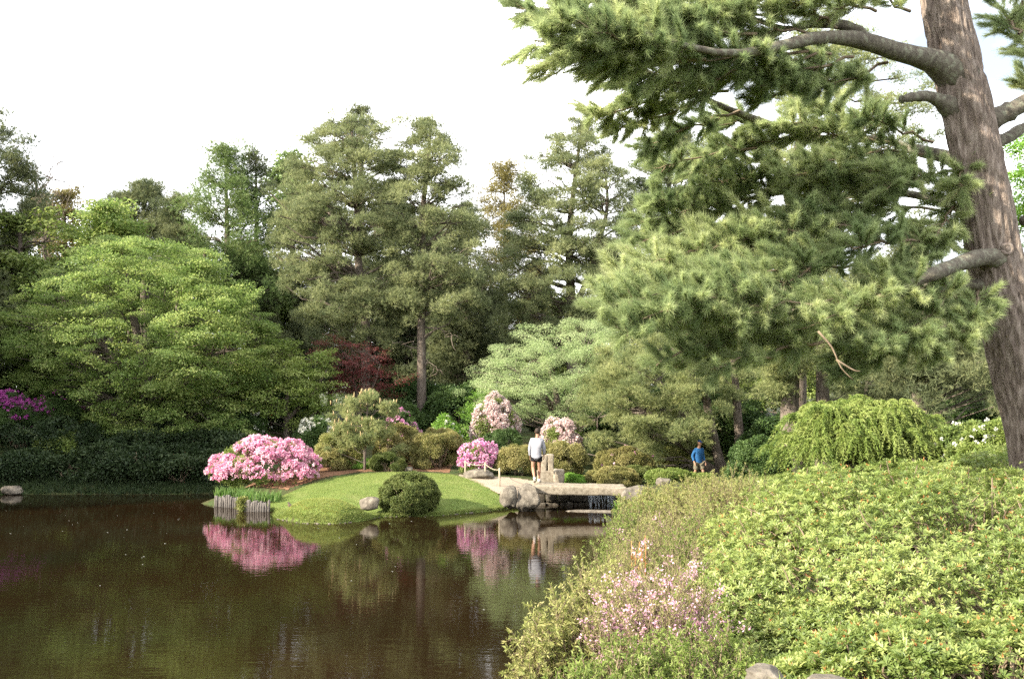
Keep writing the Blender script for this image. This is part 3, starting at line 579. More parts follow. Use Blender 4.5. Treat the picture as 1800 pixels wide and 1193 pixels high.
tree('leafy_tree', 'dark green leafy tree behind the maple at the left edge', 46,
     [(372, 20, 90), (400, -40, 130), (470, -70, 140), (560, -70, 150), (640, -60, 150), (720, -60, 120)], [(40, 790, 20), (38, 560, 14), (35, 390, 5)], 'broad', 26, pads=150, style='leaf', rad=(0.6, 1.1), n=150, length=0.15, width=0.11, flat=0.45)
# bare-twigged tree against the sky
def bare_tree(name, label, D, trunk, fan, seed, n=150):
    r = rng(seed); s = stem(trunk, D); base = s[np.argmin(s[:, 2])]; loc = np.array((base[0], base[1], gz(base[0], base[1])))
    root = thing(name, label, 'tree', loc); tg = Geo(); q = np.concatenate(([[base[0], base[1], loc[2]-0.2, base[3]*1.2]], s[np.argsort(s[:, 2])])); tg.tube(q[:, :3]-loc, q[:, 3], 8); tg.build('trunk', M['bark'], root, True)
    b = Geo()
    for i in range(n):
        px, py = r.uniform(fan[0], fan[1]), r.uniform(fan[2], fan[3]); e = P(px, py, D+r.normal(0, 1.2)); k = r.integers(len(s)//3, len(s)); o_ = s[k, :3]
        c = curve(o_, e, -0.1*np.linalg.norm(e-o_)*0.3, 6, 0.1, r); b.tube(c-loc, np.linspace(0.03, 0.006, 6), 3, cap=False)
        for _ in range(3):
            f = r.uniform(0.4, 0.95); a = c[int(f*5)]; b.tube(curve(a, a+np.array((r.normal(0, 0.5), r.normal(0, 0.4), abs(r.normal(0.6, 0.3)))), 0, 4, 0.04, r)-loc, np.linspace(0.010, 0.004, 4), 3, cap=False)
    b.build('branches', M['bark'], root, True, kind='stuff')
    return root
bare_tree('bare_tree', 'fine-twigged tree still almost bare against the white sky', 56, [(85, 640, 14), (82, 480, 10), (70, 380, 6), (60, 300, 3)], (15, 150, 225, 420), 27, 90)

# the big layered maple
MAPLE = [(424, 190, 240), (442, 130, 345), (465, 105, 385), (500, 55, 420), (545, 20, 448), (590, 0, 460), (640, 10, 465), (690, 60, 462), (730, 110, 450), (770, 120, 450), (800, 170, 380)]
tree('maple_tree', 'huge spreading light green maple overhanging the far bank', 41.5, MAPLE,
     [[(270, 800, 28), (265, 740, 26), (255, 660, 20), (235, 560, 13), (215, 440, 5)], [(262, 720, 18), (310, 620, 13), (350, 520, 9), (360, 440, 4)], [(258, 700, 15), (200, 630, 11), (140, 560, 8), (90, 520, 4)], [(264, 690, 14), (340, 650, 10), (420, 600, 7), (470, 570, 3)]],
     'maple', 31, pads=820, style='leaf', rad=(0.3, 0.9), n=280, length=0.088, width=0.066, flat=0.32, tilt=0.6, base_r=0.022, drop=0.25, deep=0.8, front=0.58, dead=[(262, 640, 330, 560, 0.05), (300, 600, 400, 540, 0.04), (330, 620, 450, 580, 0.04), (270, 560, 310, 480, 0.04), (300, 640, 420, 610, 0.035), (250, 600, 180, 520, 0.04)])
tree('green_maple', 'low green-yellow maple sprays between big maple and red maple', 42,
     [(600, 470, 500), (625, 440, 570), (660, 420, 595), (700, 410, 590), (735, 420, 560)], [[(500, 800, 12), (505, 720, 9), (500, 640, 4)], [(503, 740, 8), (550, 690, 5), (575, 650, 3)]],
     'shrub', 32, pads=95, style='leaf', rad=(0.4, 0.8), n=240, length=0.09, width=0.07, flat=0.3, tilt=0.55, base_r=0.02)
tree('red_maple', 'small dark red-leaved maple at the foot of the tall pines', 43.5,
     [(594, 565, 600), (612, 555, 665), (640, 558, 690), (670, 575, 695), (705, 590, 690)], [[(630, 780, 12), (630, 720, 9), (618, 650, 4)], [(630, 730, 8), (655, 680, 5), (668, 640, 3)]],
     'redmaple', 33, pads=75, style='leaf', rad=(0.35, 0.7), n=130, length=0.08, width=0.06, flat=0.3, base_r=0.02)

# pale rounded tree behind the path
tree('pale_tree', 'pale mint-green cushion-crowned tree behind the pink shrubs', 41,
     [(566, 985, 1050), (580, 940, 1090), (600, 880, 1095), (630, 850, 1095), (665, 838, 1090), (700, 838, 1080), (735, 870, 1070)],
     [[(985, 800, 14), (985, 740, 12), (975, 680, 9), (960, 630, 5)], [(985, 735, 9), (1010, 680, 7), (1030, 620, 4)], [(980, 720, 8), (930, 670, 6), (890, 640, 3)]],
     'palepine', 34, pads=250, style='leaf', rad=(0.30, 0.55), n=330, length=0.085, width=0.04, flat=0.5, tilt=0.6, base_r=0.03, shell=0.3, front=0.75)
tree('bright_shrub_tree', 'bright green leafy small tree left of the pale tree', 43,
     [(690, 830, 860), (712, 805, 890), (745, 798, 900), (780, 805, 890)], [(845, 810, 9), (845, 760, 7), (848, 705, 3)], 'brightleaf', 35, pads=55, style='leaf', rad=(0.3, 0.55), n=150, length=0.09, width=0.06, flat=0.4)

# garden pine with crooked stems
tree('garden_pine', 'spreading garden pine with crooked leaning stems beside the footpath', 38.6,
     [(590, 1110, 1200), (610, 1070, 1290), (650, 1045, 1320), (690, 1020, 1320), (730, 1005, 1300), (765, 1000, 1260), (798, 1010, 1180)],
     [[(1276, 860, 26), (1262, 800, 18), (1248, 740, 16), (1238, 690, 13), (1205, 650, 8), (1180, 610, 4)], [(1288, 850, 22), (1300, 790, 18), (1296, 720, 15), (1290, 640, 11), (1280, 590, 4)],
      [(1266, 850, 24), (1240, 822, 20), (1215, 795, 14), (1190, 775, 8), (1150, 765, 4)], [(1238, 730, 11), (1180, 725, 10), (1140, 715, 8), (1100, 720, 5), (1050, 735, 3)]],
     'midpine', 36, pads=200, rad=(0.28, 0.6), tufts=150, n=9, length=0.20, width=0.018, flat=0.55, base_r=0.03, front=0.68, every=4, extra=[(1208, 752, 35.4), (1238, 752, 35.3), (1190, 766, 35.8)])
tree('dark_pine', 'shaded pine with forked trunks behind the weeping cypress', 31,
     [(520, 1330, 1480), (560, 1310, 1560), (610, 1310, 1600), (650, 1330, 1600), (690, 1330, 1420)],
     [[(1390, 820, 36), (1388, 720, 32), (1392, 650, 26), (1385, 560, 16), (1380, 440, 8)], [(1448, 820, 30), (1446, 700, 24), (1445, 600, 18), (1440, 480, 8)], [(1388, 700, 14), (1370, 665, 8), (1362, 655, 4)]],
     'midpine', 37, pads=80, rad=(0.4, 0.7), tufts=150, n=8, length=0.18, width=0.018, base_r=0.04)
tree('tall_pine', 'sparse tall pine seen through gaps in the overhanging boughs', 34,
     [(40, 1410, 1480), (80, 1390, 1590), (150, 1370, 1640), (220, 1350, 1640), (290, 1340, 1620), (400, 1330, 1520)],
     [[(1400, 760, 34), (1405, 560, 26), (1400, 400, 20), (1395, 300, 15), (1420, 180, 9), (1440, 80, 3)], [(1402, 420, 14), (1380, 330, 11), (1370, 260, 6)], [(1400, 400, 12), (1425, 330, 9), (1450, 260, 5)]],
     'midpine', 38, pads=170, rad=(0.3, 0.65), tufts=130, n=8, length=0.18, width=0.018, base_r=0.05)
tree('shaded_conifer_tree', 'dark shaded conifer filling the gloom behind the leaning trunk', 27,
     [(480, 1560, 1760), (560, 1540, 1840), (640, 1560, 1900), (700, 1600, 1900)], [(1620, 830, 30), (1615, 700, 24), (1625, 560, 14), (1630, 400, 5)],
     'darkpine', 39, pads=110, rad=(0.4, 0.8), tufts=150, n=8, length=0.18, width=0.018, base_r=0.03)
tree('leafy_tree', 'fresh green leafy tree glimpsed beyond the leaning trunk', 40,
     [(230, 1790, 1850), (270, 1770, 1900), (350, 1765, 1930), (440, 1770, 1940)], [(1850, 820, 24), (1848, 560, 18), (1840, 260, 5)], 'brightleaf', 40, pads=70, style='leaf', rad=(0.5, 0.9), n=150, length=0.13, width=0.09, flat=0.4)

# weeping cypress: arching branch ends hung with drooping sprays
def weeping(name, label, D, rows, seed, n=135):
    r = rng(seed); cent = rows_sampler(rows, D, n, r, 0.75, 0.75, 0.2); b = P((rows[-1][1]+rows[-1][2])/2, rows[-1][0], D); loc = np.array((b[0], b[1], gz(b[0], b[1])))
    root = thing(name, label, 'conifer', loc); g_ = Geo()
    for c in cent[::2]:
        q = loc+np.array((r.normal(0, 0.15), r.normal(0, 0.15), 0.1)); g_.tube(curve(q, c, 0.35, 6, 0.04, r)-loc, np.linspace(0.03, 0.008, 6), 4, cap=False)
    g_.build('branches', M['bark'], root, True, kind='stuff')
    def make(sd):
        q = rng(sd); cc, dd, tt = [], [], []
        for _ in range(22):                                                   # drooping strands
            a = q.uniform(0, 2*np.pi); ln = q.uniform(0.22, 0.55); h = np.array((math.cos(a), math.sin(a), 0)); k = 18; f = np.linspace(0, 1, k)[:, None]
            p = h*ln*(0.15+0.85*f) + np.array((0, 0, 1.0))*(0.12*np.sin(f*2.2) - ln*1.0*f**2)+q.normal(0, 0.03, 3); cc.append(p); dd.append(np.repeat([nrm(h*0.6-np.array((0, 0, 0.8)))], k, 0)); tt.append(np.full(k, np.clip(q.normal(0.5, 0.22), 0, 1)))
        V, F, t = needles(np.concatenate(cc), np.concatenate(dd), 4, 0.07, 0.017, 0.6, q, np.concatenate(tt)); return mesh('clump', V, F, t, False, M['weeping'])
    objs = [template(('weep', k), lambda: make(980+k)) for k in range(4)]
    clumps('sprays', cent-loc, nrm(np.array((0, 0, 1.0))+r.normal(0, 0.15, cent.shape)), r.uniform(0.6, 1.5, len(cent)), r.uniform(-0.3, 0.3, len(cent)), objs, root, r); return root
weeping('weeping_cypress_tree', 'low weeping cypress with drooping yellow-green sprays', 24,
        [(700, 1490, 1560), (714, 1430, 1620), (735, 1390, 1640), (765, 1370, 1650), (790, 1360, 1660)], 41)

# filler trees of the wood: two kinds, copied
def proto_tree(name, label, loc, h, w, mat, seed, style='pine', pads=110, **kw):
    r = rng(seed); root = thing(name, label, 'tree', loc, 'trees of the wood behind'); t = Geo(); q = np.stack((r.normal(0, 0.12, 8), r.normal(0, 0.12, 8), np.linspace(-0.3, h, 8), np.linspace(0.22, 0.03, 8)), -1); q[0, :2] = 0
    t.tube(q[:, :3], q[:, 3], 8); t.build('trunk', M['bark'], root, True)
    z = h*(0.14+0.86*r.uniform(0, 1, pads)**0.9); f = (z/h); rad = w*0.5*np.clip(1.15*(1-f)**0.6, 0.08, 1)*np.sqrt(r.uniform(0.15, 1, pads)); a = r.uniform(0, 2*np.pi, pads)
    c = np.stack((np.cos(a)*rad, np.sin(a)*rad, z), -1); b = Geo(); branches_to(b, c, smooth_line(q, 16), r, 0.04, every=2); b.build('branches', M['bark'], root, True, kind='stuff')
    rd = r.uniform(0.6, 1.15, pads)
    (needle_crown if style == 'pine' else leaf_crown)('crown', c, rd, root, r, mat=mat, **kw); return root
def gp(px, D): x = (px-900)/FPX*D; return (x, D, gz(x, D)-0.05)
con = proto_tree('dark_conifer_tree', 'dark conifer in the back row right behind the red maple', gp(690, 60), 14, 6.5, 'darkpine', 51, pads=150, flat=0.65, upb=0.2, tufts=170, n=8, length=0.19, width=0.020)
lef = proto_tree('leafy_tree', 'leafy tree in the back row behind the maple crown', gp(330, 64), 11, 8, 'broad', 52, 'leaf', pads=120, n=170, length=0.17, width=0.13, flat=0.5)
rr = rng(77)
for px, D, s, lab in [(560, 62, 1.0, 'dark conifer in the back row left of the tall pines'), (760, 64, 0.95, 'dark conifer in the back row behind the dead branches'), (940, 66, 0.72, 'dark conifer in the back row behind the olive pine'),
                      (1060, 62, 0.8, 'dark conifer in the back row right of the olive pine'), (1180, 66, 0.85, 'dark conifer in the back row behind the dark green pine'), (1300, 56, 0.85, 'dark conifer in the back row behind the garden pine'),
                      (1450, 52, 0.75, 'dark conifer in the back row over the weeping cypress'), (1600, 48, 0.72, 'dark conifer in the back row left of the leaning trunk'), (1740, 46, 0.7, 'dark conifer in the back row right at the leaning trunk'),
                      (60, 69, 1.0, 'dark conifer in the back row behind the bare-twigged tree'), (185, 70, 1.0, 'dark conifer in the back row behind the rounded leafy tree'), (300, 69, 0.95, 'dark conifer in the back row right of the blue-green pine'), (440, 66, 0.8, 'dark conifer in the back row beneath the light green larch'), (150, 66, 0.7, 'dark conifer in the back row under the bronze tree'), (1520, 40, 0.55, 'smaller dark conifer in the gloom right of the forked trunks'),
                      (1680, 37, 0.5, 'smaller dark conifer in the gloom behind the white-flowered shrub'), (870, 58, 0.55, 'smaller dark conifer behind the pale tree'), (660, 55, 0.55, 'smaller dark conifer between the two tall trunks'), (1900, 40, 0.8, 'dark conifer past the right edge beyond the leaning trunk')]:
    copy_tree(con, gp(px, D), rr.uniform(0, 6.28), s, lab)
for px, D, s, lab in [(20, 60, 0.95, 'leafy tree in the back row at the left edge'), (230, 60, 0.85, 'leafy tree in the back row under the blue-green pine'), (480, 60, 0.8, 'leafy tree in the back row under the narrow spruce'),
                      (1000, 60, 0.7, 'leafy tree in the back row glimpsed through the forked trunk'), (1250, 52, 0.7, 'leafy tree in the back row over the crooked pine'), (1380, 46, 0.6, 'leafy tree in the back row behind the forked trunks')]:
    copy_tree(lef, gp(px, D), rr.uniform(0, 6.28), s, lab)
for k_, (px, D, s, lab) in enumerate([(90, 78, 1.0, 'leafy tree far back, leftmost of the distant row'), (280, 80, 1.0, 'leafy tree far back behind the blue-green pine'), (400, 76, 0.9, 'leafy tree far back behind the light green larch'), (580, 78, 1.0, 'leafy tree far back left of the tall pines'),
                      (720, 80, 1.0, 'leafy tree far back between the tall trunks'), (830, 76, 0.9, 'leafy tree far back beneath the dark conifer'), (950, 80, 0.9, 'leafy tree far back behind the yellowish larch'), (1110, 78, 0.9, 'leafy tree far back right of the olive pine'),
                      (1230, 74, 0.9, 'leafy tree far back behind the dark green pine'), (1340, 70, 0.8, 'leafy tree far back left of the sparse tall pine'), (1500, 66, 0.8, 'leafy tree far back right of the sparse tall pine'), (1650, 62, 0.75, 'leafy tree far back left of the leaning trunk'), (1800, 60, 0.75, 'leafy tree far back, rightmost of the distant row'),
                      (0, 72, 0.9, 'leafy tree far back in the left corner'), (500, 70, 0.85, 'leafy tree far back behind the narrow spruce')]):
    copy_tree(lef, gp(px, D), rr.uniform(0, 6.28), s, lab)
# the wood goes on to the left of the view along the bank
for x, y, s, pr, lab in [(-23.6, 32.5, 0.72, con, 'dark conifer on the left bank at the water past the left edge'), (-26, 28.5, 0.8, con, 'dark conifer further forward on the left bank past the edge'), (-23.2, 36.2, 0.8, lef, 'leafy tree at the corner of the pond past the left edge'), (-27, 37.5, 1.05, con, 'dark conifer on the bank just past the left edge'), (-24.5, 41, 1.0, con, 'dark conifer behind the bank past the left edge'), (-33, 36, 1.1, lef, 'leafy tree on the bank far past the left edge'),
                         (-31, 42, 1.1, con, 'dark conifer deeper in the wood past the left edge'), (-38, 40, 1.2, lef, 'leafy tree deeper in the wood past the left edge'), (-28.5, 47, 1.1, lef, 'leafy tree behind the conifers past the left edge')]:
    copy_tree(pr, (x, y, gz(x, y)-0.05), rr.uniform(0, 6.28), s, lab)

# ------------------------------------------------------------------ shrubs round the far side
sh = shrub
sh('azalea_bush', 'large pink azalea in full bloom above the log edging', P(468, 850, 34.2)[0], 34.2, (1.75, 1.15, 1.62), 'shrub', 101, n=1900, lobes=60, lobe_r=0.28, length=0.06, width=0.028, flower='pink', fl_n=3600, fl_r=0.085, petals=11, petal=0.055, z=0.42, cat='azalea', fl_side=(-0.5, -0.45, 0.75))
sh('azalea_bush', 'small magenta-pink azalea behind the rope fence', P(842, 810, 35.4)[0], 35.4, (0.70, 0.55, 1.08), 'shrub', 102, n=500, lobes=30, length=0.06, width=0.028, flower='hotpink', fl_n=900, fl_r=0.07, petals=10, petal=0.05, cat='azalea')
sh('rhododendron_bush', 'tall upright pale pink rhododendron beyond the fence', P(872, 770, 39)[0], 39, (0.85, 0.7, 2.5), 'shrub', 103, n=600, lobes=40, lobe_r=0.3, length=0.08, width=0.03, flower='palepink', fl_n=1500, fl_r=0.09, petals=11, petal=0.06)
sh('rhododendron_bush', 'pale pink rhododendron to the right of the standing man', P(985, 775, 38)[0], 38, (0.85, 0.7, 1.75), 'shrub', 104, n=600, lobes=36, length=0.08, width=0.03, flower='palepink', fl_n=1200, fl_r=0.09, petals=11, petal=0.06)
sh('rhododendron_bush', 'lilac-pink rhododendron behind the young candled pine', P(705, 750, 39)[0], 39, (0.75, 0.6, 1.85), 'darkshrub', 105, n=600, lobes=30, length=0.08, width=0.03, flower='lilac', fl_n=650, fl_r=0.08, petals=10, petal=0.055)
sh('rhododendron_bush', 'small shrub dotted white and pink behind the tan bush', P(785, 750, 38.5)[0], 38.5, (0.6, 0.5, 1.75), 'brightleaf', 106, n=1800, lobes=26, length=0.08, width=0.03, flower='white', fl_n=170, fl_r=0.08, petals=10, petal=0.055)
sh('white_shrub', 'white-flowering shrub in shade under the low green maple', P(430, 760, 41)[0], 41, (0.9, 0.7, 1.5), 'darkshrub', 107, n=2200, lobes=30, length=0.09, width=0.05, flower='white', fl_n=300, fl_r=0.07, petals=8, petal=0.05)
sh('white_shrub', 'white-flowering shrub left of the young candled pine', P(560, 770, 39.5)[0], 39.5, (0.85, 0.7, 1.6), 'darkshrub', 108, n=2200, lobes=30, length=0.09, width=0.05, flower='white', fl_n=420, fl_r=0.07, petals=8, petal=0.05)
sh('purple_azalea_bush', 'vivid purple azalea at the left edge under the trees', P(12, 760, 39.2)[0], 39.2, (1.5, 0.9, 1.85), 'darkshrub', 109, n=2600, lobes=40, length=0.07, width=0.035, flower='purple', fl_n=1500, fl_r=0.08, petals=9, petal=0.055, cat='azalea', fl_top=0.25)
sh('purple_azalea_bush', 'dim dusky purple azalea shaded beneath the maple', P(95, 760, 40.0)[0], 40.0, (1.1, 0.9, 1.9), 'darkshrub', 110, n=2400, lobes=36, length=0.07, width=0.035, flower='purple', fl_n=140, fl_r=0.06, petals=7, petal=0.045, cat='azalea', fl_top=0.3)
# tan and olive bushes along the back of the lawn
sh('tan_bush', 'rounded olive-tan bush right of the young pine', P(768, 820, 36.3)[0], 36.3, (0.98, 0.8, 1.45), 'tanbush', 111, n=6500, lobes=46, lobe_r=0.26, length=0.055, width=0.024)
sh('tan_bush', 'olive-tan bush directly behind the young pine', P(700, 810, 37.4)[0], 37.4, (0.9, 0.7, 1.5), 'tanbush', 112, n=5000, lobes=40, lobe_r=0.26, length=0.055, width=0.024)
sh('tan_bush', 'low tan shrub between the big azalea and the pine', P(585, 825, 36)[0], 36, (0.75, 0.6, 0.75), 'tanbush', 113, n=3000, lobes=26, length=0.055, width=0.024)
sh('tan_bush', 'yellowish shrub left of the pine stem', P(598, 800, 37.2)[0], 37.2, (0.9, 0.7, 1.25), 'twiggy', 114, n=3500, lobes=30, length=0.055, width=0.024)
sh('green_bush', 'low dark green juniper at the foot of the pine', P(684, 825, 35.2)[0], 35.2, (0.65, 0.5, 0.68), 'clipped', 115, n=4500, lobes=30, lobe_r=0.25, length=0.05, width=0.015)
sh('green_bush', 'fresh green ground cover beneath the pine', P(622, 828, 36.2)[0], 36.2, (0.8, 0.45, 0.42), 'brightleaf', 116, n=2200, lobes=24, length=0.05, width=0.02)
sh('tan_bush', 'olive bush behind the standing man', P(912, 815, 35.3)[0], 35.3, (0.85, 0.55, 1.05), 'tanbush', 117, n=4000, lobes=30, length=0.055, width=0.024)
sh('tan_bush', 'olive-yellow bush right behind the standing stone', P(988, 810, 35.3)[0], 35.3, (0.95, 0.6, 1.15), 'tanbush', 118, n=5000, lobes=36, length=0.055, width=0.024)
sh('green_bush', 'soft green bush beneath the tall pale rhododendron', P(880, 800, 37.6)[0], 37.6, (0.9, 0.6, 1.35), 'darkshrub', 119, n=3000, lobes=30, length=0.055, width=0.024)
sh('green_bush', 'bright green feathery ground cover beside the stone', P(1003, 848, 33.8)[0], 33.8, (0.55, 0.4, 0.55), 'brightleaf', 120, n=3500, lobes=26, length=0.06, width=0.018)
sh('juniper_bush', 'dense spreading juniper behind the bridge slab', P(1075, 842, 34)[0], 34, (1.0, 0.6, 0.72), 'tanbush', 121, n=6500, lobes=44, lobe_r=0.22, length=0.05, width=0.018)
sh('juniper_bush', 'dark low juniper to the right behind the bridge', P(1120, 835, 34.6)[0], 34.6, (0.7, 0.5, 0.62), 'clipped', 122, n=4000, lobes=30, lobe_r=0.22, length=0.05, width=0.018)
sh('green_bush', 'yellow-green bush in front of the walker in blue', P(1175, 845, 33.6)[0], 33.6, (0.7, 0.5, 0.45), 'shrub', 123, n=4000, lobes=30, length=0.055, width=0.022)
sh('green_bush', 'light olive bush left of the walker in blue', P(1175, 815, 38.6)[0], 38.6, (0.95, 0.7, 1.1), 'twiggy', 124, n=4500, lobes=32, length=0.055, width=0.022)
sh('green_bush', 'olive shrub under the garden pine behind the junipers', P(1100, 805, 37)[0], 37, (1.1, 0.7, 1.1), 'tanbush', 125, n=4500, lobes=34, length=0.055, width=0.022, flower='hotpink', fl_n=26, fl_r=0.06, petals=8, petal=0.045)
sh('green_bush', 'leafy bush in the shade right of the garden pine', P(1320, 830, 33)[0], 33, (1.0, 0.8, 0.75), 'clipped', 126, n=4000, lobes=30, length=0.055, width=0.02)
sh('white_shrub', 'shrub speckled with white flowers beside the cypress', P(1698, 760, 23)[0], 23, (0.75, 0.6, 1.25), 'broad', 127, n=2600, lobes=30, length=0.08, width=0.05, flower='white', fl_n=170, fl_r=0.05, petals=8, petal=0.04)
sh('cream_rhododendron_bush', 'cream-flowered bush against the foot of the leaning trunk', P(1772, 780, 20)[0], 20, (0.95, 0.7, 1.25), 'shrub', 128, n=4500, lobes=36, length=0.07, width=0.028, flower='white', fl_n=110, fl_r=0.05, petals=9, petal=0.04, fl_top=0.4)
sh('brown_bush', 'low clipped brownish hedge bush above the rhododendron', P(1655, 810, 19)[0], 19, (1.25, 0.7, 0.62), 'clipped', 129, n=6000, lobes=44, lobe_r=0.2, length=0.045, width=0.02)
sh('green_bush', 'dark undergrowth bush left of the cypress', P(1330, 790, 29)[0], 29, (0.9, 0.8, 1.2), 'darkshrub', 130, n=3500, lobes=30, length=0.07, width=0.03)
# understorey in the dark of the wood
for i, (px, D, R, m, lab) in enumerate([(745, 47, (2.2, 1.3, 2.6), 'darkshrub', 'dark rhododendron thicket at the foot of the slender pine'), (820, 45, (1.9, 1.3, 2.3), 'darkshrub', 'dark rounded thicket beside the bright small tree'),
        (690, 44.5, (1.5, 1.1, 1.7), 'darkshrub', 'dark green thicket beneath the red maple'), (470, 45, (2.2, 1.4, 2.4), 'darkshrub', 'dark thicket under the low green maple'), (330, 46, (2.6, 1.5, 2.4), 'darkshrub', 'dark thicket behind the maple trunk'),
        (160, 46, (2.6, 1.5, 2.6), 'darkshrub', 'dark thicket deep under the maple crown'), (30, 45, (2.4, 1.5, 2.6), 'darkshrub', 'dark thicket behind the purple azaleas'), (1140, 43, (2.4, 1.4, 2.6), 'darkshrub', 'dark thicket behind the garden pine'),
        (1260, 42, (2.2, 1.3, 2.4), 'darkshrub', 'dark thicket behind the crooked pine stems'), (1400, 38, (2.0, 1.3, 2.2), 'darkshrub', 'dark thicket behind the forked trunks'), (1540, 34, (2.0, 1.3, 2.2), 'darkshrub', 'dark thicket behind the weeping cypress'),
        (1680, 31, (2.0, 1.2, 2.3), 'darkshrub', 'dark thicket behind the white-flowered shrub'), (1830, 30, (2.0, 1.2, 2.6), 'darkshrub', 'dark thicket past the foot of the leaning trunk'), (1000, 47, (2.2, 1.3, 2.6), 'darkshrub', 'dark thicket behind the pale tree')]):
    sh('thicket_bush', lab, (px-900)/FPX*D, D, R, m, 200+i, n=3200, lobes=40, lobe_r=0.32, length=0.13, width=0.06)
# low growth on the shaded bank at the left
for i, (px, py, D, R, m, lab) in enumerate([(110, 815, 38.2, (1.0, 0.7, 0.9), 'shrub', 'small leafy sapling bush leaning from the far bank'), (210, 830, 38, (1.1, 0.7, 0.7), 'shadeleaf', 'low ferny growth in the middle of the far bank'),
        (330, 840, 37.6, (1.0, 0.7, 0.6), 'shadeleaf', 'low growth on the bank near the big azalea'), (40, 800, 38.6, (1.1, 0.8, 1.0), 'shadeleaf', 'dark bush on the bank below the purple azalea'), (290, 800, 39.4, (1.3, 0.7, 0.8), 'shadeleaf', 'dark bush under the maple trunk on the bank'), (390, 800, 39, (1.2, 0.7, 0.7), 'shadeleaf', 'dark low bush on the bank behind the azalea')]):
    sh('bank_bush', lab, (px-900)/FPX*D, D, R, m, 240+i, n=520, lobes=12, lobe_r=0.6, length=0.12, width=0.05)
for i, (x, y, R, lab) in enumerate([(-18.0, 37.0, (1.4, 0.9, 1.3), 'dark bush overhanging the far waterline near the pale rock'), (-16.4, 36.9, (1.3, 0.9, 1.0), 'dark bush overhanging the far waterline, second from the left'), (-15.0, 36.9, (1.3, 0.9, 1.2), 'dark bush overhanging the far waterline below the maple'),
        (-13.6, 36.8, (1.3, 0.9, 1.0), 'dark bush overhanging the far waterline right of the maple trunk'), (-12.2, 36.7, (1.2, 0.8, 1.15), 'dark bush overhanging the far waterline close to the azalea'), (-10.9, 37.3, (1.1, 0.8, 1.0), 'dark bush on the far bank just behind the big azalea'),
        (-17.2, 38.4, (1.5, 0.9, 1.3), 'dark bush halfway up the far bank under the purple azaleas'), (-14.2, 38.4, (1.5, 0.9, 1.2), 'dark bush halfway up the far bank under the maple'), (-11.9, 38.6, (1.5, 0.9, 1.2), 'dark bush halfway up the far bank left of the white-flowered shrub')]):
    sh('bank_bush', lab, x, y, (R[0]*(0.8+0.5*((i*37) % 10)/10), R[1], R[2]*(0.6+0.6*((i*53) % 10)/10)), 'shadeleaf', 260+i, n=800, lobes=12, lobe_r=0.6, length=0.13, width=0.055)
# round clipped bush at the water's edge
sh('clipped_bush', 'dark round clipped evergreen bush at the water edge', P(719, 900, 30.35)[0], 30.35, (0.90, 0.78, 1.16), 'clipped', 141, n=8000, lobes=200, lobe_r=0.20, length=0.04, width=0.022, z=0.10, low=-0.5)

# young pine with upright candles
def candle_pine():
    D = 35.6; r = rng(61); b = P(641, 828, D); loc = np.array((b[0], b[1], gz(b[0], b[1]))); root = thing('young_pine', 'young pine with pale upright candles on the lawn mound', 'pine tree', loc)
    s = smooth_line([(*P(641, 832, D), 0.055), (*P(642, 780, D), 0.05), (*P(645, 740, D), 0.04), (*P(646, 700, D), 0.02)], 10); tg = Geo(); tg.tube(s[:, :3]-loc, s[:, 3], 8); tg.build('trunk', M['bark'], root, True)
    rows = [(693, 640, 670), (705, 605, 688), (725, 588, 692), (750, 584, 690), (772, 592, 680), (782, 600, 660)]
    c = rows_sampler(rows, D, 110, r, 0.9, 0.6, 0.25); c = np.concatenate((c, [P(575, 790, D), P(600, 795, D), P(690, 795, D), P(705, 790, D)]))
    bb = Geo(); branches_to(bb, c, s, r, 0.02); bb.v = [v-loc for v in bb.v]; bb.build('branches', M['bark'], root, True, kind='stuff')
    needle_crown('crown', c-loc, r.uniform(0.16, 0.30, len(c)), root, r, mat='midpine', flat=0.75, tufts=80, n=9, length=0.30, width=0.028, upb=0.9)
    g_ = Geo()
    top = c[np.argsort(-c[:, 2])]
    for k in range(130):
        q = top[int(len(top)*r.uniform(0, 1)**1.4*0.95)]-loc + np.array((r.normal(0, 0.13), r.normal(0, 0.13), r.uniform(0.05, 0.16))); h = r.uniform(0.10, 0.22)
        g_.tube(np.array((q, q+np.array((r.normal(0, 0.01), r.normal(0, 0.01), h*0.6)), q+np.array((r.normal(0, 0.015), r.normal(0, 0.015), h)))), [0.021, 0.018, 0.005], 5, t=r.uniform(0, 1))
    g_.build('candle_needles', M['candle'], root, True, kind='stuff')
candle_pine()

# ------------------------------------------------------------------ stones, bridge, edging
def rpix(name, label, x0, x1, y0, y1, D, depth, seed, **kw):
    a = P((x0+x1)/2, (y0+y1)/2, D); s = D/FPX; return rock(name, label, a, ((x1-x0)*s, depth, (y1-y0)*s), seed, **kw)
rpix('boulder', 'large upright boulder at the left end of the slab bridge', 906, 951, 849, 902, 31.3, 1.1, 301)
rpix('boulder', 'smaller rounded boulder between lawn and bridge boulder', 878, 911, 852, 896, 31.2, 0.8, 302)
rpix('boulder', 'boulder carrying the right end of the slab bridge', 1085, 1142, 852, 906, 31.0, 1.2, 303)
rpix('rock', 'pale low rock between the islet and the clipped bush', 631, 669, 872, 897, 29.9, 0.45, 304, rough=0.08)
rpix('rock', 'flat grey rock behind the rope fence posts', 814, 876, 824, 846, 34.5, 0.7, 305)
rpix('rock', 'low pale rock at the waterline of the far bank', 2, 42, 853, 870, 36.0, 0.5, 306)
rpix('rock', 'small pale rock on the slope near the walker in blue', 1152, 1180, 838, 856, 32.8, 0.4, 307)
rpix('rock', 'tiny stone on the lawn edge by the juniper', 712, 726, 820, 830, 35.1, 0.2, 308, sub=3)
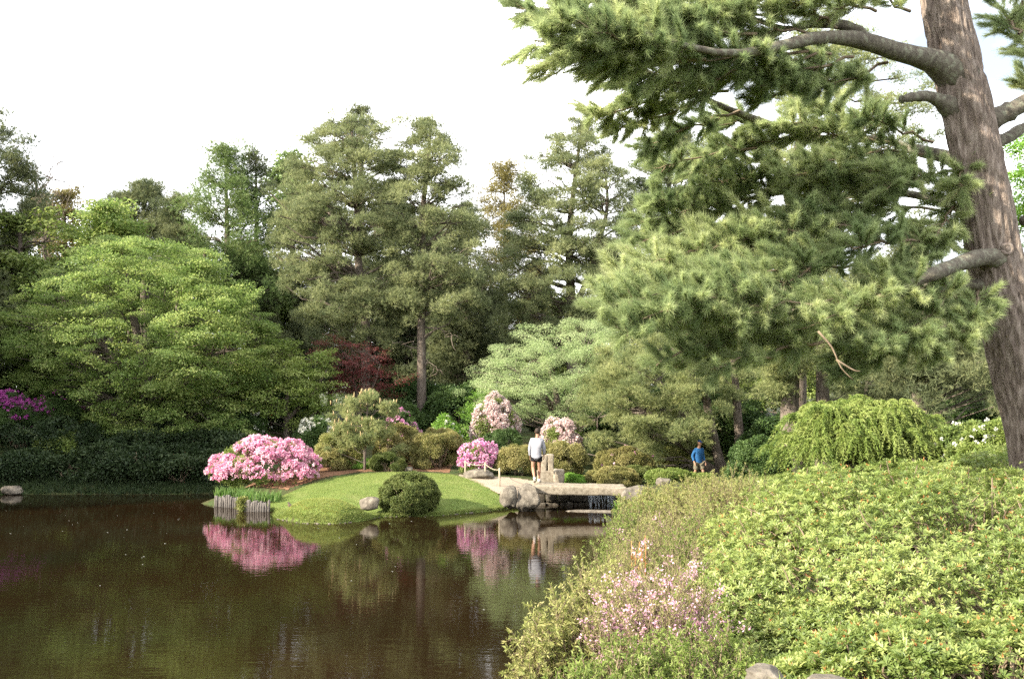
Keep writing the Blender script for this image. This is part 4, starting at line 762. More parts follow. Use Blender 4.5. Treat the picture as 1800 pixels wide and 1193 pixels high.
# slab bridge
def rough_box(dims, n, seed, amp=0.02, bev=0.05):
    bm = bmesh.new(); bmesh.ops.create_cube(bm, size=1.0); bmesh.ops.scale(bm, vec=dims, verts=bm.verts)
    bmesh.ops.bevel(bm, geom=bm.edges[:], offset=bev, segments=2, profile=0.6, affect='EDGES'); bmesh.ops.subdivide_edges(bm, edges=[e for e in bm.edges if e.calc_length() > 0.2], cuts=n, use_grid_fill=True)
    for v in bm.verts:
        q = v.co*1.0; v.co += Vector((mnoise.noise(q*2.3+Vector((seed, 0, 0))), mnoise.noise(q*2.3+Vector((0, seed, 5))), mnoise.noise(q*2.3+Vector((7, 0, seed)))))*amp + q.normalized()*mnoise.noise(q*9+Vector((seed, 3, 1)))*amp*0.4
    me = bpy.data.meshes.new('slab'); bm.to_mesh(me); bm.free()
    for p in me.polygons: p.use_smooth = True
    return me
a, b = P(944, 861, 31.35), P(1096, 864, 31.15)
me = rough_box((abs(b[0]-a[0])+0.25, 1.1, 0.27), 14, 4.0, 0.03, 0.05); me.materials.append(M['slab'])
bridge = obj('stone_bridge', me, None, ((a[0]+b[0])/2, 31.8, (a[2]+b[2])/2)); bridge.rotation_euler = (0, math.radians(1.1), 0)
tag(bridge, 'long pale granite slab laid as a footbridge over the outflow', 'bridge')
# dark channel under the slab
def cascade():
    root = thing('cascade_wall', 'dark wet stone wall behind the little waterfall', 'stone wall', (2.2, 32.9, 0)); r = rng(9)
    for row in range(2):
        x = 0.62
        while x < 3.75:
            w = r.uniform(0.28, 0.5); me_ = rough_box((w*0.97, 0.5, 0.31), 2, r.uniform(0, 50), 0.04, 0.04); me_.materials.append(M['darkstone'])
            obj('stone', me_, root, (x+w/2-2.2, r.normal(0, 0.03), -0.05+row*0.31)); x += w
    return root
cascade()
r = rng(15); wf = Geo()
for k in range(34):
    x = r.choice([r.uniform(2.48, 2.85), r.uniform(2.92, 3.34)], p=[0.4, 0.6]); top = 0.50+r.normal(0, 0.01); f = np.linspace(0, 1, 9)[:, None]
    p = np.concatenate((x+0.02*np.sin(f*5+k)+r.normal(0, 0.004, f.shape), 32.62-0.10*np.sqrt(f)-0.03*r.uniform(0, 1), top-f*(top+0.02)), 1)
    wf.tube(p, np.linspace(0.016, 0.007, 9)*r.uniform(0.5, 1.3), 4, cap=False)
o = wf.build('waterfall', M['fall'], None, True, kind='structure')
# gravel bar in the outflow
rock('gravel_bar', 'flat pale gravel bar in the water before the bridge', (*Wp(1050, 899), 0.0), (2.0, 0.34, 0.10), 311, mat='stone', cat='gravel bar', rough=0.2, cuts=3, rz=-0.16)
rock('rock', 'mossy lump topped by a fern at the bridge outflow', (*Wp(1088, 905), 0.05), (0.5, 0.4, 0.34), 312, mat='soil')
# standing stone with two fingers, and the block at its side
def standing_stone():
    root = thing('standing_stone', 'tall pale forked standing stone at the bridge head', 'stone', (0, 0, 0)); D = 33.0
    for nm_, x0, x1, y0, y1, dep, sd in [('stone_finger', 949, 959, 799, 858, 0.30, 321), ('stone_finger', 962, 974, 798, 856, 0.34, 322), ('stone_foot', 945, 976, 826, 858, 0.42, 323)]:
        a_ = P((x0+x1)/2, (y0+y1)/2, D); s_ = D/FPX; w_, h_ = (x1-x0)*s_, (y1-y0)*s_
        me_ = rough_box((w_, dep, h_), 4, sd*0.7, 0.05, 0.035); me_.materials.append(M['slab']); q = obj(nm_, me_, root, a_); q.rotation_euler = (0, math.radians(4 if sd == 321 else -2 if sd == 322 else 0), 0)
standing_stone()
a = P(982, 842, 32.75); me = rough_box((0.32, 0.4, 0.62), 4, 11, 0.06, 0.04); me.materials.append(M['slab'])
tag(obj('stone_block', me, None, a), 'lower square stone block beside the forked standing stone', 'stone')

# log edging with irises
def log_edge(label, p0, p1, n, h, seed):
    r = rng(seed); root = thing('log_edging', label, 'edging', (p0[0], p0[1], 0))
    for k in range(n):
        f = (k+0.5)/n; x = (p1[0]-p0[0])*f; y = (p1[1]-p0[1])*f - 0.08*math.sin(f*3.1)
        g_ = Geo(); hh = h*r.uniform(0.82, 1.08); rad = r.uniform(0.036, 0.05)
        g_.tube(np.array(((x, y, -0.4), (x+r.normal(0, 0.006), y, hh*0.5), (x+r.normal(0, 0.01), y+r.normal(0, 0.01), hh-0.015), (x, y, hh))), [rad, rad*1.03, rad*0.98, rad*0.75], 8); g_.build('log', M['log'], root, True)
    return root
E0, E1, E2, E3 = Wp(377, 889), Wp(432, 893), Wp(426, 897.5), Wp(474, 899)
log_edge('row of weathered upright logs nearest the open water', E0, E1, 15, 0.36, 331)
log_edge('shorter row of upright logs beside the yellow-green creeper', E2, E3, 12, 0.33, 332)
def blades(name, label, cat, x0, x1, y0, y1, n, h, w, mat, seed, z=None, lean=0.25, curl=0.3):
    r = rng(seed); cx, cy = (x0+x1)/2, (y0+y1)/2; zc = gz(cx, cy) if z is None else z; root = thing(name, label, cat, (cx, cy, zc)); g_v, g_t = [], []
    x = r.uniform(x0, x1, n)-cx; y = r.uniform(y0, y1, n)-cy; a = r.uniform(0, 2*np.pi, n); ln = h*r.uniform(0.6, 1.15, n)
    base = np.stack((x, y, np.full(n, -0.03)), -1); d = np.stack((np.cos(a)*lean, np.sin(a)*lean, np.ones(n)), -1)*ln[:, None]; mid = base+d*0.55; tip = base+d+np.stack((np.cos(a), np.sin(a), np.full(n, -0.4)), -1)*(curl*ln*0.5)[:, None]
    s = np.stack((-np.sin(a), np.cos(a), np.zeros(n)), -1)*w*0.5
    V = np.stack((base-s, base+s, mid+s*0.8, mid-s*0.8, tip), 1).reshape(-1, 3); i = np.arange(n)[:, None]*5
    F = np.concatenate((i+np.array([[0, 1, 2]]), i+np.array([[0, 2, 3]]), i+np.array([[3, 2, 4]])))
    obj('leaves', mesh('leaves', V, F, np.repeat(r.uniform(0, 1, n), 5), False, M[mat]), root, kind='stuff'); return root
blades('iris_plant', 'upright green iris leaves above the first log row', 'iris', -9.75, -8.5, 32.7, 33.1, 330, 0.34, 0.022, 'irisblade', 341, z=0.30)
blades('iris_plant', 'iris leaves where the log edging meets the lawn', 'iris', -8.75, -7.4, 31.75, 32.2, 360, 0.36, 0.022, 'irisblade', 342, z=0.26)
sh('creeper_vine', 'yellow-green creeper trailing between the two log rows', Wp(426, 897)[0], Wp(426, 897)[1]-0.05, (0.16, 0.12, 0.42), 'twiggy', 343, n=260, lobes=10, length=0.06, width=0.035, stems=4, z=0.02)
blades('fern', 'small bright fern on the mossy lump by the outflow', 'fern', Wp(1088, 905)[0]-0.12, Wp(1088, 905)[0]+0.12, Wp(1088, 905)[1]-0.1, Wp(1088, 905)[1]+0.1, 60, 0.30, 0.05, 'brightleaf', 344, z=0.2, lean=0.6, curl=0.6)

# rope fence
def fence():
    root = thing('rope_fence', 'low rope fence on three pale posts by the path', 'fence', (0, 0, 0)); tops = []
    for px, yt, yb, D in [(818, 809, 842, 34.5), (853, 812, 843, 34.3), (878, 822, 850, 33.4)]:
        t_, b_ = P(px, yt, D), P(px, yb, D); zb = gz(b_[0], b_[1])-0.15; g_ = Geo(); rr_ = 0.03
        g_.tube(np.array(((t_[0], D, zb), (t_[0], D, t_[2]-0.03), (t_[0], D, t_[2]))), [rr_, rr_, rr_*0.75], 8); g_.build('post', M['post'], root, True); tops.append(np.array((t_[0], D, t_[2]-0.06)))
    g_ = Geo()
    for a_, b_ in zip(tops[:-1], tops[1:]): g_.tube(curve(a_, b_, -0.07, 9), 0.011, 6)
    g_.build('rope', M['rope'], root, True)
fence()

# ------------------------------------------------------------------ people and the bird
def skin(name, verts, edges, mat, parent=None, sub=2, loc=None):
    me_ = bpy.data.meshes.new(name); me_.from_pydata([v[:3] for v in verts], edges, []); o_ = bpy.data.objects.new(name, me_); COL.objects.link(o_)
    o_.modifiers.new('skin', 'SKIN'); lay = me_.skin_vertices[0].data
    for k, v in enumerate(verts):
        rx, ry = (v[3] if isinstance(v[3], tuple) else (v[3], v[3])); lay[k].radius = (rx, ry); lay[k].use_root = (k == 0)
    o_.modifiers['skin'].use_smooth_shade = True; s_ = o_.modifiers.new('sub', 'SUBSURF'); s_.levels = s_.render_levels = sub
    ev = o_.evaluated_get(bpy.context.evaluated_depsgraph_get()); m2 = bpy.data.meshes.new_from_object(ev); bpy.data.objects.remove(o_)
    m2.materials.clear(); m2.materials.append(M[mat])
    for p in m2.polygons: p.use_smooth = True
    return obj(name, m2, parent, loc)
def chain(V, E, start, pts):
    p = start
    for q in pts: V.append(q); E.append((p, len(V)-1)); p = len(V)-1
    return p
def hand(V, E, wrist, p, down, fwd, thumb):
    """palm and five fingers hanging from the wrist vertex"""
    p, down, fwd, thumb = map(np.array, (p, down, fwd, thumb)); pal = p+down*0.05
    k = chain(V, E, wrist, [(*pal, (0.020, 0.030))]); kk = chain(V, E, k, [(*(pal+down*0.045), (0.017, 0.032))])
    for j, ln in enumerate((0.070, 0.080, 0.075, 0.058)):
        b = pal+down*0.055+fwd*(0.027-0.018*j); chain(V, E, kk, [(*b, 0.010), (*(b+down*ln*0.55+thumb*0.006), 0.009), (*(b+down*ln+thumb*0.022), 0.007)])
    chain(V, E, k, [(*(pal+fwd*0.032-down*0.01), 0.011), (*(pal+fwd*0.048+down*0.03+thumb*0.01), 0.010), (*(pal+fwd*0.050+down*0.06+thumb*0.016), 0.008)])
def person(label, loc, rz, J, cloth, pants, hair=None, cap=None, sock=True):
    root = thing('person', label, 'person', loc); root.rotation_euler = (0, 0, rz)
    V, E = [(*J['hip'], (0.15, 0.11))], []
    w = chain(V, E, 0, [(*J['waist'], (0.135, 0.095)), (*J['chest'], (0.165, 0.11))])
    nk = chain(V, E, w, [(*J['base'], (0.09, 0.075)), (*J['neck'], 0.055), (*J['jaw'], (0.062, 0.070)), (*J['head'], (0.076, 0.092)), (*J['crown'], (0.060, 0.072))])
    hd = nk-1; h = np.array(J['head']); chain(V, E, hd, [(*(h+np.array((0, 0.095, -0.02))), 0.018), (*(h+np.array((0, 0.118, -0.035))), 0.010)])
    for s in (-1, 1): chain(V, E, hd, [(*(h+np.array((0.078*s, -0.005, -0.01))), 0.014), (*(h+np.array((0.092*s, -0.015, 0.0))), (0.008, 0.020))])
    for s, n_ in ((-1, 'L'), (1, 'R')):
        e = chain(V, E, w, [(*J['sh'+n_], 0.062), (*J['el'+n_], 0.045), (*J['wr'+n_], (0.028, 0.024))])
        dn = nrm(np.array(J['wr'+n_])-np.array(J['el'+n_])); hand(V, E, e, J['wr'+n_], dn, (0, 1, 0), (-s, 0, 0))
        k = chain(V, E, 0, [(*J['th'+n_], 0.088), (*J['kn'+n_], 0.055), (*J['ca'+n_], 0.056), (*J['an'+n_], 0.036)])
        hl, to = np.array(J['he'+n_]), np.array(J['to'+n_]); chain(V, E, k, [(*((hl+to)/2), (0.038, 0.030)), (*to, (0.034, 0.022))])
    skin('body', V, E, 'skin', root)
    # sweatshirt
    V, E = [(*(np.array(J['hip'])+np.array((0, 0, -0.19))), (0.18, 0.14)), (*(np.array(J['hip'])+np.array((0, 0, -0.06))), (0.185, 0.14))], []
    E.append((0, 1)); w = chain(V, E, 1, [(*J['waist'], (0.175, 0.13)), (*J['chest'], (0.195, 0.14))]); chain(V, E, w, [(*J['base'], (0.115, 0.10))])
    for n_ in 'LR': chain(V, E, w, [(*J['sh'+n_], 0.082), (*J['el'+n_], 0.064), (*(np.array(J['wr'+n_])*0.92+np.array(J['el'+n_])*0.08), 0.048)])
    skin('sweatshirt', V, E, cloth, root)
    V, E = [(*(np.array(J['hip'])+np.array((0, 0, 0.02))), (0.178, 0.135))], []
    for n_ in 'LR':
        t_, k_ = np.array(J['th'+n_]), np.array(J['kn'+n_]); f = J.get('short', 0.35); chain(V, E, 0, [(*t_, 0.115), (*(t_*(1-f)+k_*f), 0.108), (*(t_*(0.97-f)+k_*(f+0.03)), 0.10)])
    skin('shorts', V, E, pants, root)
    for n_ in 'LR':
        hl, to, an = np.array(J['he'+n_]), np.array(J['to'+n_]), np.array(J['an'+n_])
        skin('shoe', [(*hl, (0.046, 0.04)), (*((hl+to)/2), (0.05, 0.036)), (*to, (0.043, 0.026))], [(0, 1), (1, 2)], 'shoe', root)
        if sock: skin('sock', [(*(an*0.25+hl*0.75), 0.045), (*an, 0.045), (*(an*0.8+np.array(J['ca'+n_])*0.2), 0.046)], [(0, 1), (1, 2)], 'sock', root)
    h = np.array(J['head'])
    if hair: skin('hair', [(*(h+np.array((0, -0.045, -0.075))), (0.062, 0.05)), (*(h+np.array((0, -0.035, -0.03))), (0.084, 0.080)), (*(h+np.array((0, -0.022, 0.03))), (0.092, 0.102)), (*(h+np.array((0, -0.008, 0.085))), (0.080, 0.090)), (*(h+np.array((0, 0.0, 0.115))), (0.045, 0.05))], [(0, 1), (1, 2), (2, 3), (3, 4)], hair, root)
    if cap:
        c_ = skin('cap', [(*(h+np.array((0, 0, 0.04))), (0.090, 0.100)), (*(h+np.array((0, 0, 0.085))), (0.082, 0.092)), (*(h+np.array((0, 0, 0.12))), (0.045, 0.05))], [(0, 1), (1, 2)], cap, root)
        skin('brim', [(*(h+np.array((0, 0.07, 0.045))), (0.075, 0.010)), (*(h+np.array((0, 0.13, 0.035))), (0.070, 0.009)), (*(h+np.array((0, 0.175, 0.025))), (0.045, 0.008))], [(0, 1), (1, 2)], cap, c_)
    return root
man = P(943, 848, 32.0)
J1 = dict(hip=(0.0, 0, 0.90), waist=(0.0, 0, 1.06), chest=(0.02, 0, 1.27), base=(0.03, 0, 1.42), neck=(0.035, 0.01, 1.49), jaw=(0.035, 0.025, 1.55), head=(0.035, 0.02, 1.635), crown=(0.035, 0.01, 1.71),
          shL=(-0.155, 0, 1.36), elL=(-0.215, -0.02, 1.08), wrL=(-0.215, 0.07, 0.83), shR=(0.19, 0, 1.36), elR=(0.245, 0.03, 1.09), wrR=(0.22, 0.14, 0.88),
          thL=(-0.095, 0, 0.80), knL=(-0.115, 0.02, 0.47), caL=(-0.07, -0.13, 0.36), anL=(-0.005, -0.30, 0.17), heL=(0.0, -0.34, 0.13), toL=(-0.02, -0.20, 0.03),
          thR=(0.09, 0.01, 0.80), knR=(0.075, 0.10, 0.46), caR=(0.07, 0.10, 0.33), anR=(0.06, 0.12, 0.09), heR=(0.06, 0.08, 0.045), toR=(0.075, 0.28, 0.03), short=0.30)
person('man seen from behind in light grey sweatshirt and black shorts stepping onto the bridge', (man[0], 32.0, 0.79), math.radians(-12), J1, 'grey_shirt', 'black_cloth', hair='hair')
w2 = P(1228, 850, 36.0)
J2 = dict(hip=(0.0, 0, 0.92), waist=(0.0, 0.02, 1.06), chest=(0.0, 0.04, 1.27), base=(0.0, 0.06, 1.42), neck=(0.0, 0.075, 1.49), jaw=(0.0, 0.10, 1.55), head=(0.0, 0.10, 1.635), crown=(0.0, 0.09, 1.71),
          shL=(-0.18, 0.03, 1.36), elL=(-0.25, -0.03, 1.10), wrL=(-0.24, 0.10, 0.88), shR=(0.18, 0.03, 1.36), elR=(0.25, -0.06, 1.10), wrR=(0.25, 0.05, 0.88),
          thL=(-0.10, 0, 0.82), knL=(-0.12, 0.16, 0.49), caL=(-0.12, 0.14, 0.36), anL=(-0.12, 0.20, 0.09), heL=(-0.12, 0.16, 0.045), toL=(-0.13, 0.36, 0.03),
          thR=(0.10, 0, 0.82), knR=(0.13, -0.02, 0.48), caR=(0.14, -0.14, 0.36), anR=(0.15, -0.28, 0.12), heR=(0.15, -0.32, 0.09), toR=(0.15, -0.13, 0.03), short=0.75)
person('walker in blue top, olive shorts and navy cap under the garden pine', (w2[0], 36.0, gz(w2[0], 36.0)), math.radians(205), J2, 'blue_cloth', 'khaki', cap='navy_cloth').scale = (0.88, 0.88, 0.88)
def bird():
    D = 30.9; b = P(511, 884, D); loc = (b[0], D, gz(b[0], D)+0.02); root = thing('bird', 'small brown rust-breasted bird standing on the lawn', 'bird', loc)
    o_ = skin('body', [(0.0, 0, 0.085, 0.040), (0.035, 0, 0.105, 0.043), (0.062, 0, 0.140, 0.028), (0.070, 0, 0.168, 0.026), (0.098, 0, 0.168, 0.007), (-0.05, 0, 0.065, 0.020), (-0.12, 0, 0.045, (0.010, 0.018)), (0.0, 0.015, 0.04, 0.006), (0.005, 0.018, -0.02, 0.005), (0.0, -0.015, 0.04, 0.006), (0.005, -0.018, -0.02, 0.005)],
              [(0, 1), (1, 2), (2, 3), (3, 4), (0, 5), (5, 6), (0, 7), (7, 8), (0, 9), (9, 10)], 'bird', root)
    skin('breast', [(0.030, 0, 0.080, 0.034), (0.058, 0, 0.108, 0.034), (0.070, 0, 0.130, 0.020)], [(0, 1), (1, 2)], 'breast', root); root.rotation_euler = (0, 0, math.radians(150)); root.scale = (1.25, 1.25, 1.25)
bird()

# ------------------------------------------------------------------ the great white pine overhead
def white_pine():
    D = 12.0; r = rng(71)
    path = [(1850, 1010, 118), (1842, 900, 108), (1822, 760, 100), (1792, 640, 96), (1768, 520, 92), (1747, 430, 91), (1722, 300, 86), (1694, 170, 82), (1670, 60, 76), (1655, -20, 72), (1625, -220, 62), (1600, -500, 48), (1590, -850, 28), (1595, -1150, 8)]
    s = stem(path, D, 90); base = s[0]; loc = np.array((base[0], base[1], gz(base[0], base[1])))
    root = thing('white_pine', 'huge leaning white pine with furrowed trunk overhanging the view', 'pine tree', loc)
    s = s[s[:, 2] > loc[2]+0.05]; s = np.concatenate(([[base[0]+0.05, base[1], loc[2]-0.3, base[3]*1.45], [base[0]+0.02, base[1], loc[2]+0.02, base[3]*1.2]], s))
    # furrowed bark as relief on a fine tube
    n_, sd = 340, 84; q = smooth_line(s, n_); pts, rad = q[:, :3], q[:, 3]; tan = nrm(np.gradient(pts, axis=0)); a = nrm(np.cross(tan, np.array((0, 1.0, 0)))); b = np.cross(tan, a); th = np.linspace(0, 2*np.pi, sd, endpoint=False)
    H = np.zeros((n_, sd)); zz = np.cumsum(np.r_[0, np.linalg.norm(np.diff(pts, axis=0), axis=1)])
    for i in range(n_):
        for j in range(sd):
            v = Vector((math.cos(th[j])*3.4, math.sin(th[j])*3.4, zz[i]*1.15)); w = mnoise.noise(v*0.9)*1.1
            f = mnoise.noise(Vector((math.cos(th[j]+0.25*w)*8.2, math.sin(th[j]+0.25*w)*8.2, zz[i]*1.5))); g2 = mnoise.noise(Vector((math.cos(th[j])*17, math.sin(th[j])*17, zz[i]*4.2)))
            H[i, j] = 0.042*(min(abs(f)*3.4, 1.0)-0.6) + 0.012*g2 + 0.03*mnoise.noise(v*0.35)
    H *= np.minimum(rad/0.25, 1)[:, None]
    R = rad[:, None]+H; V = pts[:, None]+R[..., None]*(np.cos(th)[None, :, None]*a[:, None]+np.sin(th)[None, :, None]*b[:, None])
    i = np.arange(n_-1)[:, None]*sd; j = np.arange(sd)[None]; k = (j+1) % sd; F = np.stack((i+j, i+k, i+sd+k, i+sd+j), -1).reshape(-1, 4)
    trunk = obj('trunk', mesh('trunk', V.reshape(-1, 3)-loc, F, None, True, M['bigbark']), root)
    # ring knot where a limb was cut
    c = P(1770, 438, 11.70); kg = Geo(); aa = np.linspace(0, 2*np.pi, 15); kg.tube(np.stack((c[0]+0.062*np.cos(aa), c[1]+0.0*aa, c[2]+0.055*np.sin(aa)), -1)-loc, 0.028, 8, cap=False)
    kg.tube(np.array((c+np.array((0, 0.1, 0)), c+np.array((0, -0.02, 0))))-loc, [0.06, 0.05], 10); kg.build('knot', M['bigbark'], trunk, True)
    # heavy limbs, each a part
    def limb(rows, mat='limbbark', sides=12, n=18):
        q = np.array([(*P(px, py, d), w/FPX*d*0.5) for px, py, w, d in rows]); q = smooth_line(q, n); g_ = Geo()
        rd = q[:, 3]*(1+0.10*r.normal(0, 1, n)); g_.tube(q[:, :3]-loc, rd, sides); g_.build('limb', M[mat], root, True); return q
    L1 = limb([(1690, 140, 78, 12), (1640, 108, 44, 11.8), (1580, 92, 32, 11.4), (1510, 70, 29, 11), (1440, 66, 26, 10.6), (1370, 82, 20, 10.2), (1290, 95, 15, 9.8), (1200, 80, 11, 9.5), (1100, 50, 7, 9.2), (1000, 40, 4, 9)])
    L1b = limb([(1540, 78, 20, 11.2), (1495, 48, 18, 11.1), (1440, 42, 15, 11), (1380, 50, 9, 10.9), (1320, 30, 5, 10.8)])
    L2 = limb([(1690, 200, 50, 12), (1640, 172, 22, 11.8), (1610, 170, 18, 11.6), (1585, 175, 14, 11.5)])
    L3 = limb([(1730, 215, 50, 12), (1770, 198, 34, 12), (1800, 182, 32, 12), (1880, 140, 26, 12.1), (2000, 90, 18, 12.3), (2150, 60, 8, 12.5)])
    L4 = limb([(1740, 255, 30, 12.1), (1775, 240, 20, 12.3), (1810, 220, 18, 12.5), (1900, 200, 10, 12.8)])
    L5 = limb([(1775, 465, 55, 12), (1735, 452, 34, 11.7), (1690, 462, 28, 11.3), (1640, 482, 24, 10.9), (1590, 505, 16, 10.9), (1530, 520, 9, 11.0)])
    L6 = limb([(1760, 510, 40, 12), (1720, 500, 20, 11.9), (1665, 505, 17, 11.8), (1590, 530, 12, 11.7), (1500, 560, 7, 11.6)])
    L7 = limb([(1720, 300, 40, 12.1), (1660, 275, 24, 12.6), (1600, 262, 18, 13), (1550, 245, 14, 13.2), (1450, 245, 12, 13.2), (1380, 228, 14, 12.8), (1300, 200, 13, 12.2), (1230, 170, 12, 11.6), (1180, 148, 10, 11.3), (1110, 112, 7, 11)])
    L7b = limb([(1200, 158, 12, 11.5), (1172, 110, 9, 11.3), (1150, 70, 7, 11.2), (1138, 45, 4, 11.1)], n=9)
    L8 = limb([(1760, 400, 34, 12.1), (1700, 372, 18, 12.8), (1620, 345, 14, 13.3), (1500, 330, 11, 13.5), (1380, 330, 8, 13.4), (1250, 350, 5, 13.2)])
    L9 = limb([(1800, 388, 22, 12.1), (1840, 378, 16, 12.3), (1900, 360, 10, 12.5)], n=8)
    L10 = limb([(1650, -60, 40, 12), (1560, -80, 24, 11.5), (1420, -60, 17, 11), (1280, -40, 12, 10.5), (1130, -20, 8, 10.1), (1000, 0, 4, 9.8)])
    L11 = limb([(1640, -120, 40, 12), (1740, -160, 24, 12.2), (1850, -120, 16, 12.4), (1960, -60, 8, 12.6)])
    # boughs: start, end, half-width of the spray in px, needles density
    B = []
    def bough(x0, y0, d0, x1, y1, d1, w, den=1.0, sag=0.1): B.append((x0, y0, d0, x1, y1, d1, w, den, sag))
    # upper mass
    for (x0, y0, d0, x1, y1, d1, w) in [(1330, 60, 10.3, 925, 15, 9.3, 62), (1290, 95, 9.9, 940, 70, 9.0, 60), (1240, 105, 9.8, 960, 112, 9.2, 48), (1250, 70, 10.2, 1020, -25, 9.8, 60), (1200, 110, 9.7, 985, 40, 8.8, 55),
            (1380, 80, 10.4, 1080, 30, 10.4, 62), (1420, 90, 10.6, 1150, 130, 9.7, 50), (1440, 70, 10.8, 1250, 20, 10.2, 60), (1460, 95, 10.8, 1230, 150, 10.1, 52), (1380, 40, 11, 1140, -30, 10.6, 60),
            (1500, 100, 11, 1330, 150, 10.4, 48), (1470, 50, 11, 1380, -10, 10.4, 52), (1540, 20, 11.2, 1400, 10, 10.6, 46), (1350, 130, 11.2, 1090, 160, 10.6, 46), (1280, 160, 11.4, 1040, 200, 10.8, 34),
            (1230, 175, 11.6, 1080, 235, 11.0, 30), (1300, 195, 12, 1130, 262, 11.4, 30), (1190, 150, 11.3, 1060, 130, 10.8, 44), (1180, 60, 11.2, 1050, 80, 10.4, 50), (1340, 0, 11, 1180, 60, 9.9, 56), (1130, 40, 9.6, 990, 90, 9.0, 46), (1290, 30, 10.4, 1090, 95, 9.4, 56)]:
        bough(x0, y0, d0, x1, y1, d1, w, 1.0, 0.06)
    # middle band
    for (x0, y0, d0, x1, y1, d1, w) in [(1600, 262, 13, 1330, 215, 12.4, 36), (1560, 245, 13.2, 1290, 250, 12.6, 30), (1660, 270, 12.7, 1420, 290, 12.2, 36), (1540, 230, 13.2, 1400, 175, 12.6, 34), (1640, 250, 12.8, 1500, 205, 12.2, 34), (1680, 300, 12.4, 1560, 330, 11.6, 40), (1400, 235, 12.9, 1240, 215, 12.4, 26)]:
        bough(x0, y0, d0, x1, y1, d1, w, 0.9, 0.08)
    for (x0, y0, d0, x1, y1, d1, w) in [(1500, 130, 11.4, 1330, 175, 10.8, 40), (1560, 110, 11.6, 1440, 160, 11, 36), (1480, 10, 11.2, 1300, -10, 10.5, 50), (1600, 20, 11.6, 1480, -10, 11, 36), (1450, 150, 11.6, 1260, 120, 10.6, 44), (1560, 330, 12.6, 1360, 300, 12, 40), (1660, 320, 12.2, 1540, 300, 11.8, 34), (1330, 260, 12.6, 1170, 290, 12, 30)]:
        bough(x0, y0, d0, x1, y1, d1, w, 0.9, 0.08)
    # big lower mass, boughs sweeping to the left and a little down
    for (x0, y0, d0, x1, y1, d1, w) in [(1500, 330, 13.4, 1255, 275, 12.9, 44), (1450, 335, 13.4, 1130, 390, 12.4, 46), (1560, 345, 13.3, 1300, 330, 12.6, 50), (1650, 370, 12.9, 1400, 380, 12.0, 56), (1350, 350, 13.3, 1110, 440, 12.2, 44),
            (1600, 400, 12.4, 1300, 420, 11.4, 58), (1480, 420, 12.2, 1180, 470, 11.0, 52), (1400, 440, 12, 1120, 500, 10.8, 46), (1550, 470, 11.6, 1250, 500, 10.4, 56), (1690, 420, 12, 1500, 440, 11, 56),
            (1450, 500, 11, 1060, 540, 9.6, 40), (1380, 510, 10.4, 1130, 560, 9.4, 42), (1560, 520, 10.8, 1280, 570, 9.8, 50), (1640, 500, 11.2, 1430, 570, 10, 54), (1500, 550, 11.2, 1230, 600, 10.2, 42),
            (1700, 490, 11.6, 1600, 590, 10.6, 50), (1660, 520, 11.7, 1480, 620, 10.8, 44), (1420, 570, 10.9, 1200, 632, 10, 34), (1700, 330, 12.5, 1640, 420, 11.6, 48), (1720, 510, 11.9, 1700, 570, 11, 40), (1580, 560, 11.4, 1380, 615, 10.6, 36),
            (1330, 330, 13.3, 1220, 300, 12.6, 36), (1300, 380, 12.8, 1150, 350, 12.0, 36), (1520, 380, 12.6, 1380, 460, 11.6, 50), (1640, 450, 11.8, 1540, 500, 10.8, 50), (1700, 270, 12.2, 1690, 330, 11.6, 34), (1600, 590, 11.2, 1480, 660, 10.6, 26)]:
        bough(x0, y0, d0, x1, y1, d1, w, 1.0, 0.10)
    for (x0, y0, d0, x1, y1, d1, w) in [(1330, 430, 11.6, 1090, 470, 10.6, 44), (1300, 470, 11.2, 1060, 520, 10.2, 40), (1350, 540, 10.2, 1100, 585, 9.4, 40), (1450, 600, 10.4, 1250, 650, 9.8, 30), (1500, 450, 11.4, 1340, 530, 10.4, 50), (1420, 380, 12.2, 1230, 430, 11.2, 46), (1380, 310, 13, 1200, 330, 12.2, 40), (1650, 560, 11, 1520, 630, 10.2, 40), (1740, 560, 11.4, 1640, 620, 10.6, 36), (1620, 330, 12.8, 1480, 300, 12.2, 40), (1560, 300, 13, 1400, 320, 12.4, 40), (1280, 600, 10.2, 1150, 640, 9.8, 26)]:
        bough(x0, y0, d0, x1, y1, d1, w, 1.0, 0.10)
    # right of the trunk and high up
    for (x0, y0, d0, x1, y1, d1, w) in [(1790, 60, 12.6, 1760, 20, 13.2, 50), (1880, 140, 12.2, 1780, 60, 13, 46), (1900, 190, 12.9, 1790, 140, 13.4, 40), (1960, 80, 12.4, 1830, 10, 13, 56), (1850, -120, 12.4, 1780, 40, 13, 40), (1950, 120, 12.6, 1850, 220, 13.2, 46),
            (1280, -40, 10.5, 1050, -60, 9.8, 60), (1400, -60, 11, 1180, -110, 10.3, 60), (1540, -75, 11.5, 1380, -130, 10.9, 60), (1600, -300, 12, 1300, -330, 11, 80), (1600, -420, 12, 1850, -450, 12.5, 80), (1600, -520, 12, 1380, -600, 12, 80), (1595, -700, 12, 1760, -760, 12, 70), (1595, -850, 12, 1450, -900, 12, 60), (1595, -1000, 12, 1640, -1120, 12, 50)]:
        bough(x0, y0, d0, x1, y1, d1, w, 0.8, 0.05)
    C, Dr, Tn = [], [], []; tw = Geo()
